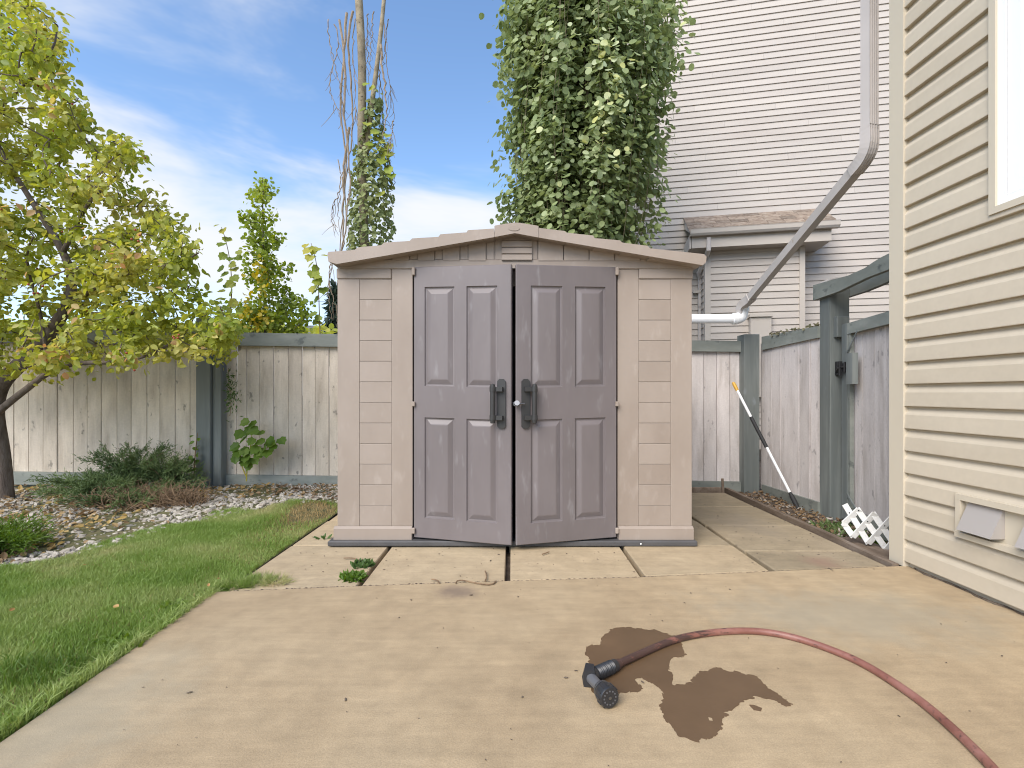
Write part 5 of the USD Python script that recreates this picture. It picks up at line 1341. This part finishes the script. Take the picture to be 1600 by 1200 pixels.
for k, (px, py, r, n) in enumerate(((368, 914, .09, 620), (400, 911, .08, 520), (432, 911, .06, 260))):
    tuft(g_(px, py), r, n, .055, 'grass_blade', 'grass_tuft', ('grass tuft at the front left corner of the paving', 'middle grass tuft on the joint at the front left of the paving', 'grass tuft lying rightmost on the joint at the front left of the paving')[k], LEAF_THIN, 'grass tuft', lean=1.3, wsc=.16)
tuft((2.42, 3.55, -.05), .22, 260, .05, 'weed_leaf', 'strip_weed', 'low weeds at the foot of the gate post', LEAF_OVAL, wsc=.6)
tuft((2.44, 3.2, -.05), .12, 120, .06, 'bright_shrub', 'strip_weed', 'bright green weeds showing through the white lattice', LEAF_OVAL, wsc=.6)
for k, (px, py) in enumerate(((222, 1008), (195, 998), (290, 945))):
    p = G(px, py, 0.0)
    tuft((p[0] - .05, p[1], -.01), .05, 60, .03, 'bright_shrub', 'broad_weed', ('broad-leaved weed at the slab edge nearest the camera', 'broad-leaved weed just inside the lawn behind the nearest one', 'broad-leaved weed at the slab edge near the paving')[k], LEAF_LOBED, lean=1.6, wsc=.8)
# crumbs and twigs on the paving
ico0 = trimesh.creation.icosahedron()
xy = np.vstack([np.column_stack([RNG.uniform(-1.3, 2.05, 150), RNG.uniform(2.6, 3.0, 150)]), np.column_stack([RNG.uniform(1.2, 2.05, 160), RNG.uniform(2.7, 4.7, 160)]), np.column_stack([RNG.uniform(-1.2, 2.0, 70), RNG.uniform(1.2, 2.6, 70)])])
P = np.column_stack([xy, np.where(xy[:, 1] > slab_y(xy[:, 0]), -.002, .003)])
s_ = (.0013 + .0026 * rnd(len(P)) ** 3)[:, None]
a = rnd(len(P)) * 3.14; stretch = 1 + 2.2 * rnd(len(P))[:, None]
part('crumbs', scatter(np.asarray(ico0.vertices), np.asarray(ico0.faces), P, np.column_stack([np.cos(a), np.sin(a), 0 * a]) * s_ * stretch, np.column_stack([-np.sin(a), np.cos(a), 0 * a]) * s_, np.tile([0, 0, 1.0], (len(P), 1)) * s_ * .6), 'soil', kind='stuff', label='dark crumbs of soil and bark on the concrete', cat='debris')
twigs = [([(674, 905), (681, 906), (686, 911)], 'short bent twig at the slab joint below the left door'), ([(758, 892), (760, 900), (758, 908)], 'thin upright twig end at the slab joint below the handles'), ([(712, 911), (716, 907), (735, 909), (775, 908)], 'long thin twig lying along the slab joint below the doors'), ([(537, 872), (550, 872), (562, 876)], 'thin dry twig beside the weed in the paving joint'), ([(847, 866), (853, 864), (858, 862)], 'tiny dark twig on the paving before the right door')]
for pts, lb in twigs:
    part('twig', [tube(spline([G(x, y, .006) for x, y in pts], 10), .0035, 6)], 'brown_twig', label=lb, cat='twig')
# dirt along the joint of slab and paving
jd = np.array([[x, slab_y(x) + .008 + nrmal() * .007, -.006] for x in RNG.uniform(-1.35, 2.05, 2600)])
s_ = (.0012 + .003 * rnd(len(jd)))[:, None]
part('joint_dirt', scatter(np.asarray(ico0.vertices), np.asarray(ico0.faces), jd, np.tile([1.6, 0, 0], (len(jd), 1)) * s_, np.tile([0, 1.0, 0], (len(jd), 1)) * s_, np.tile([0, 0, .6], (len(jd), 1)) * s_), 'soil', kind='stuff', label='dark dirt in the joint between slab and paving', cat='debris')
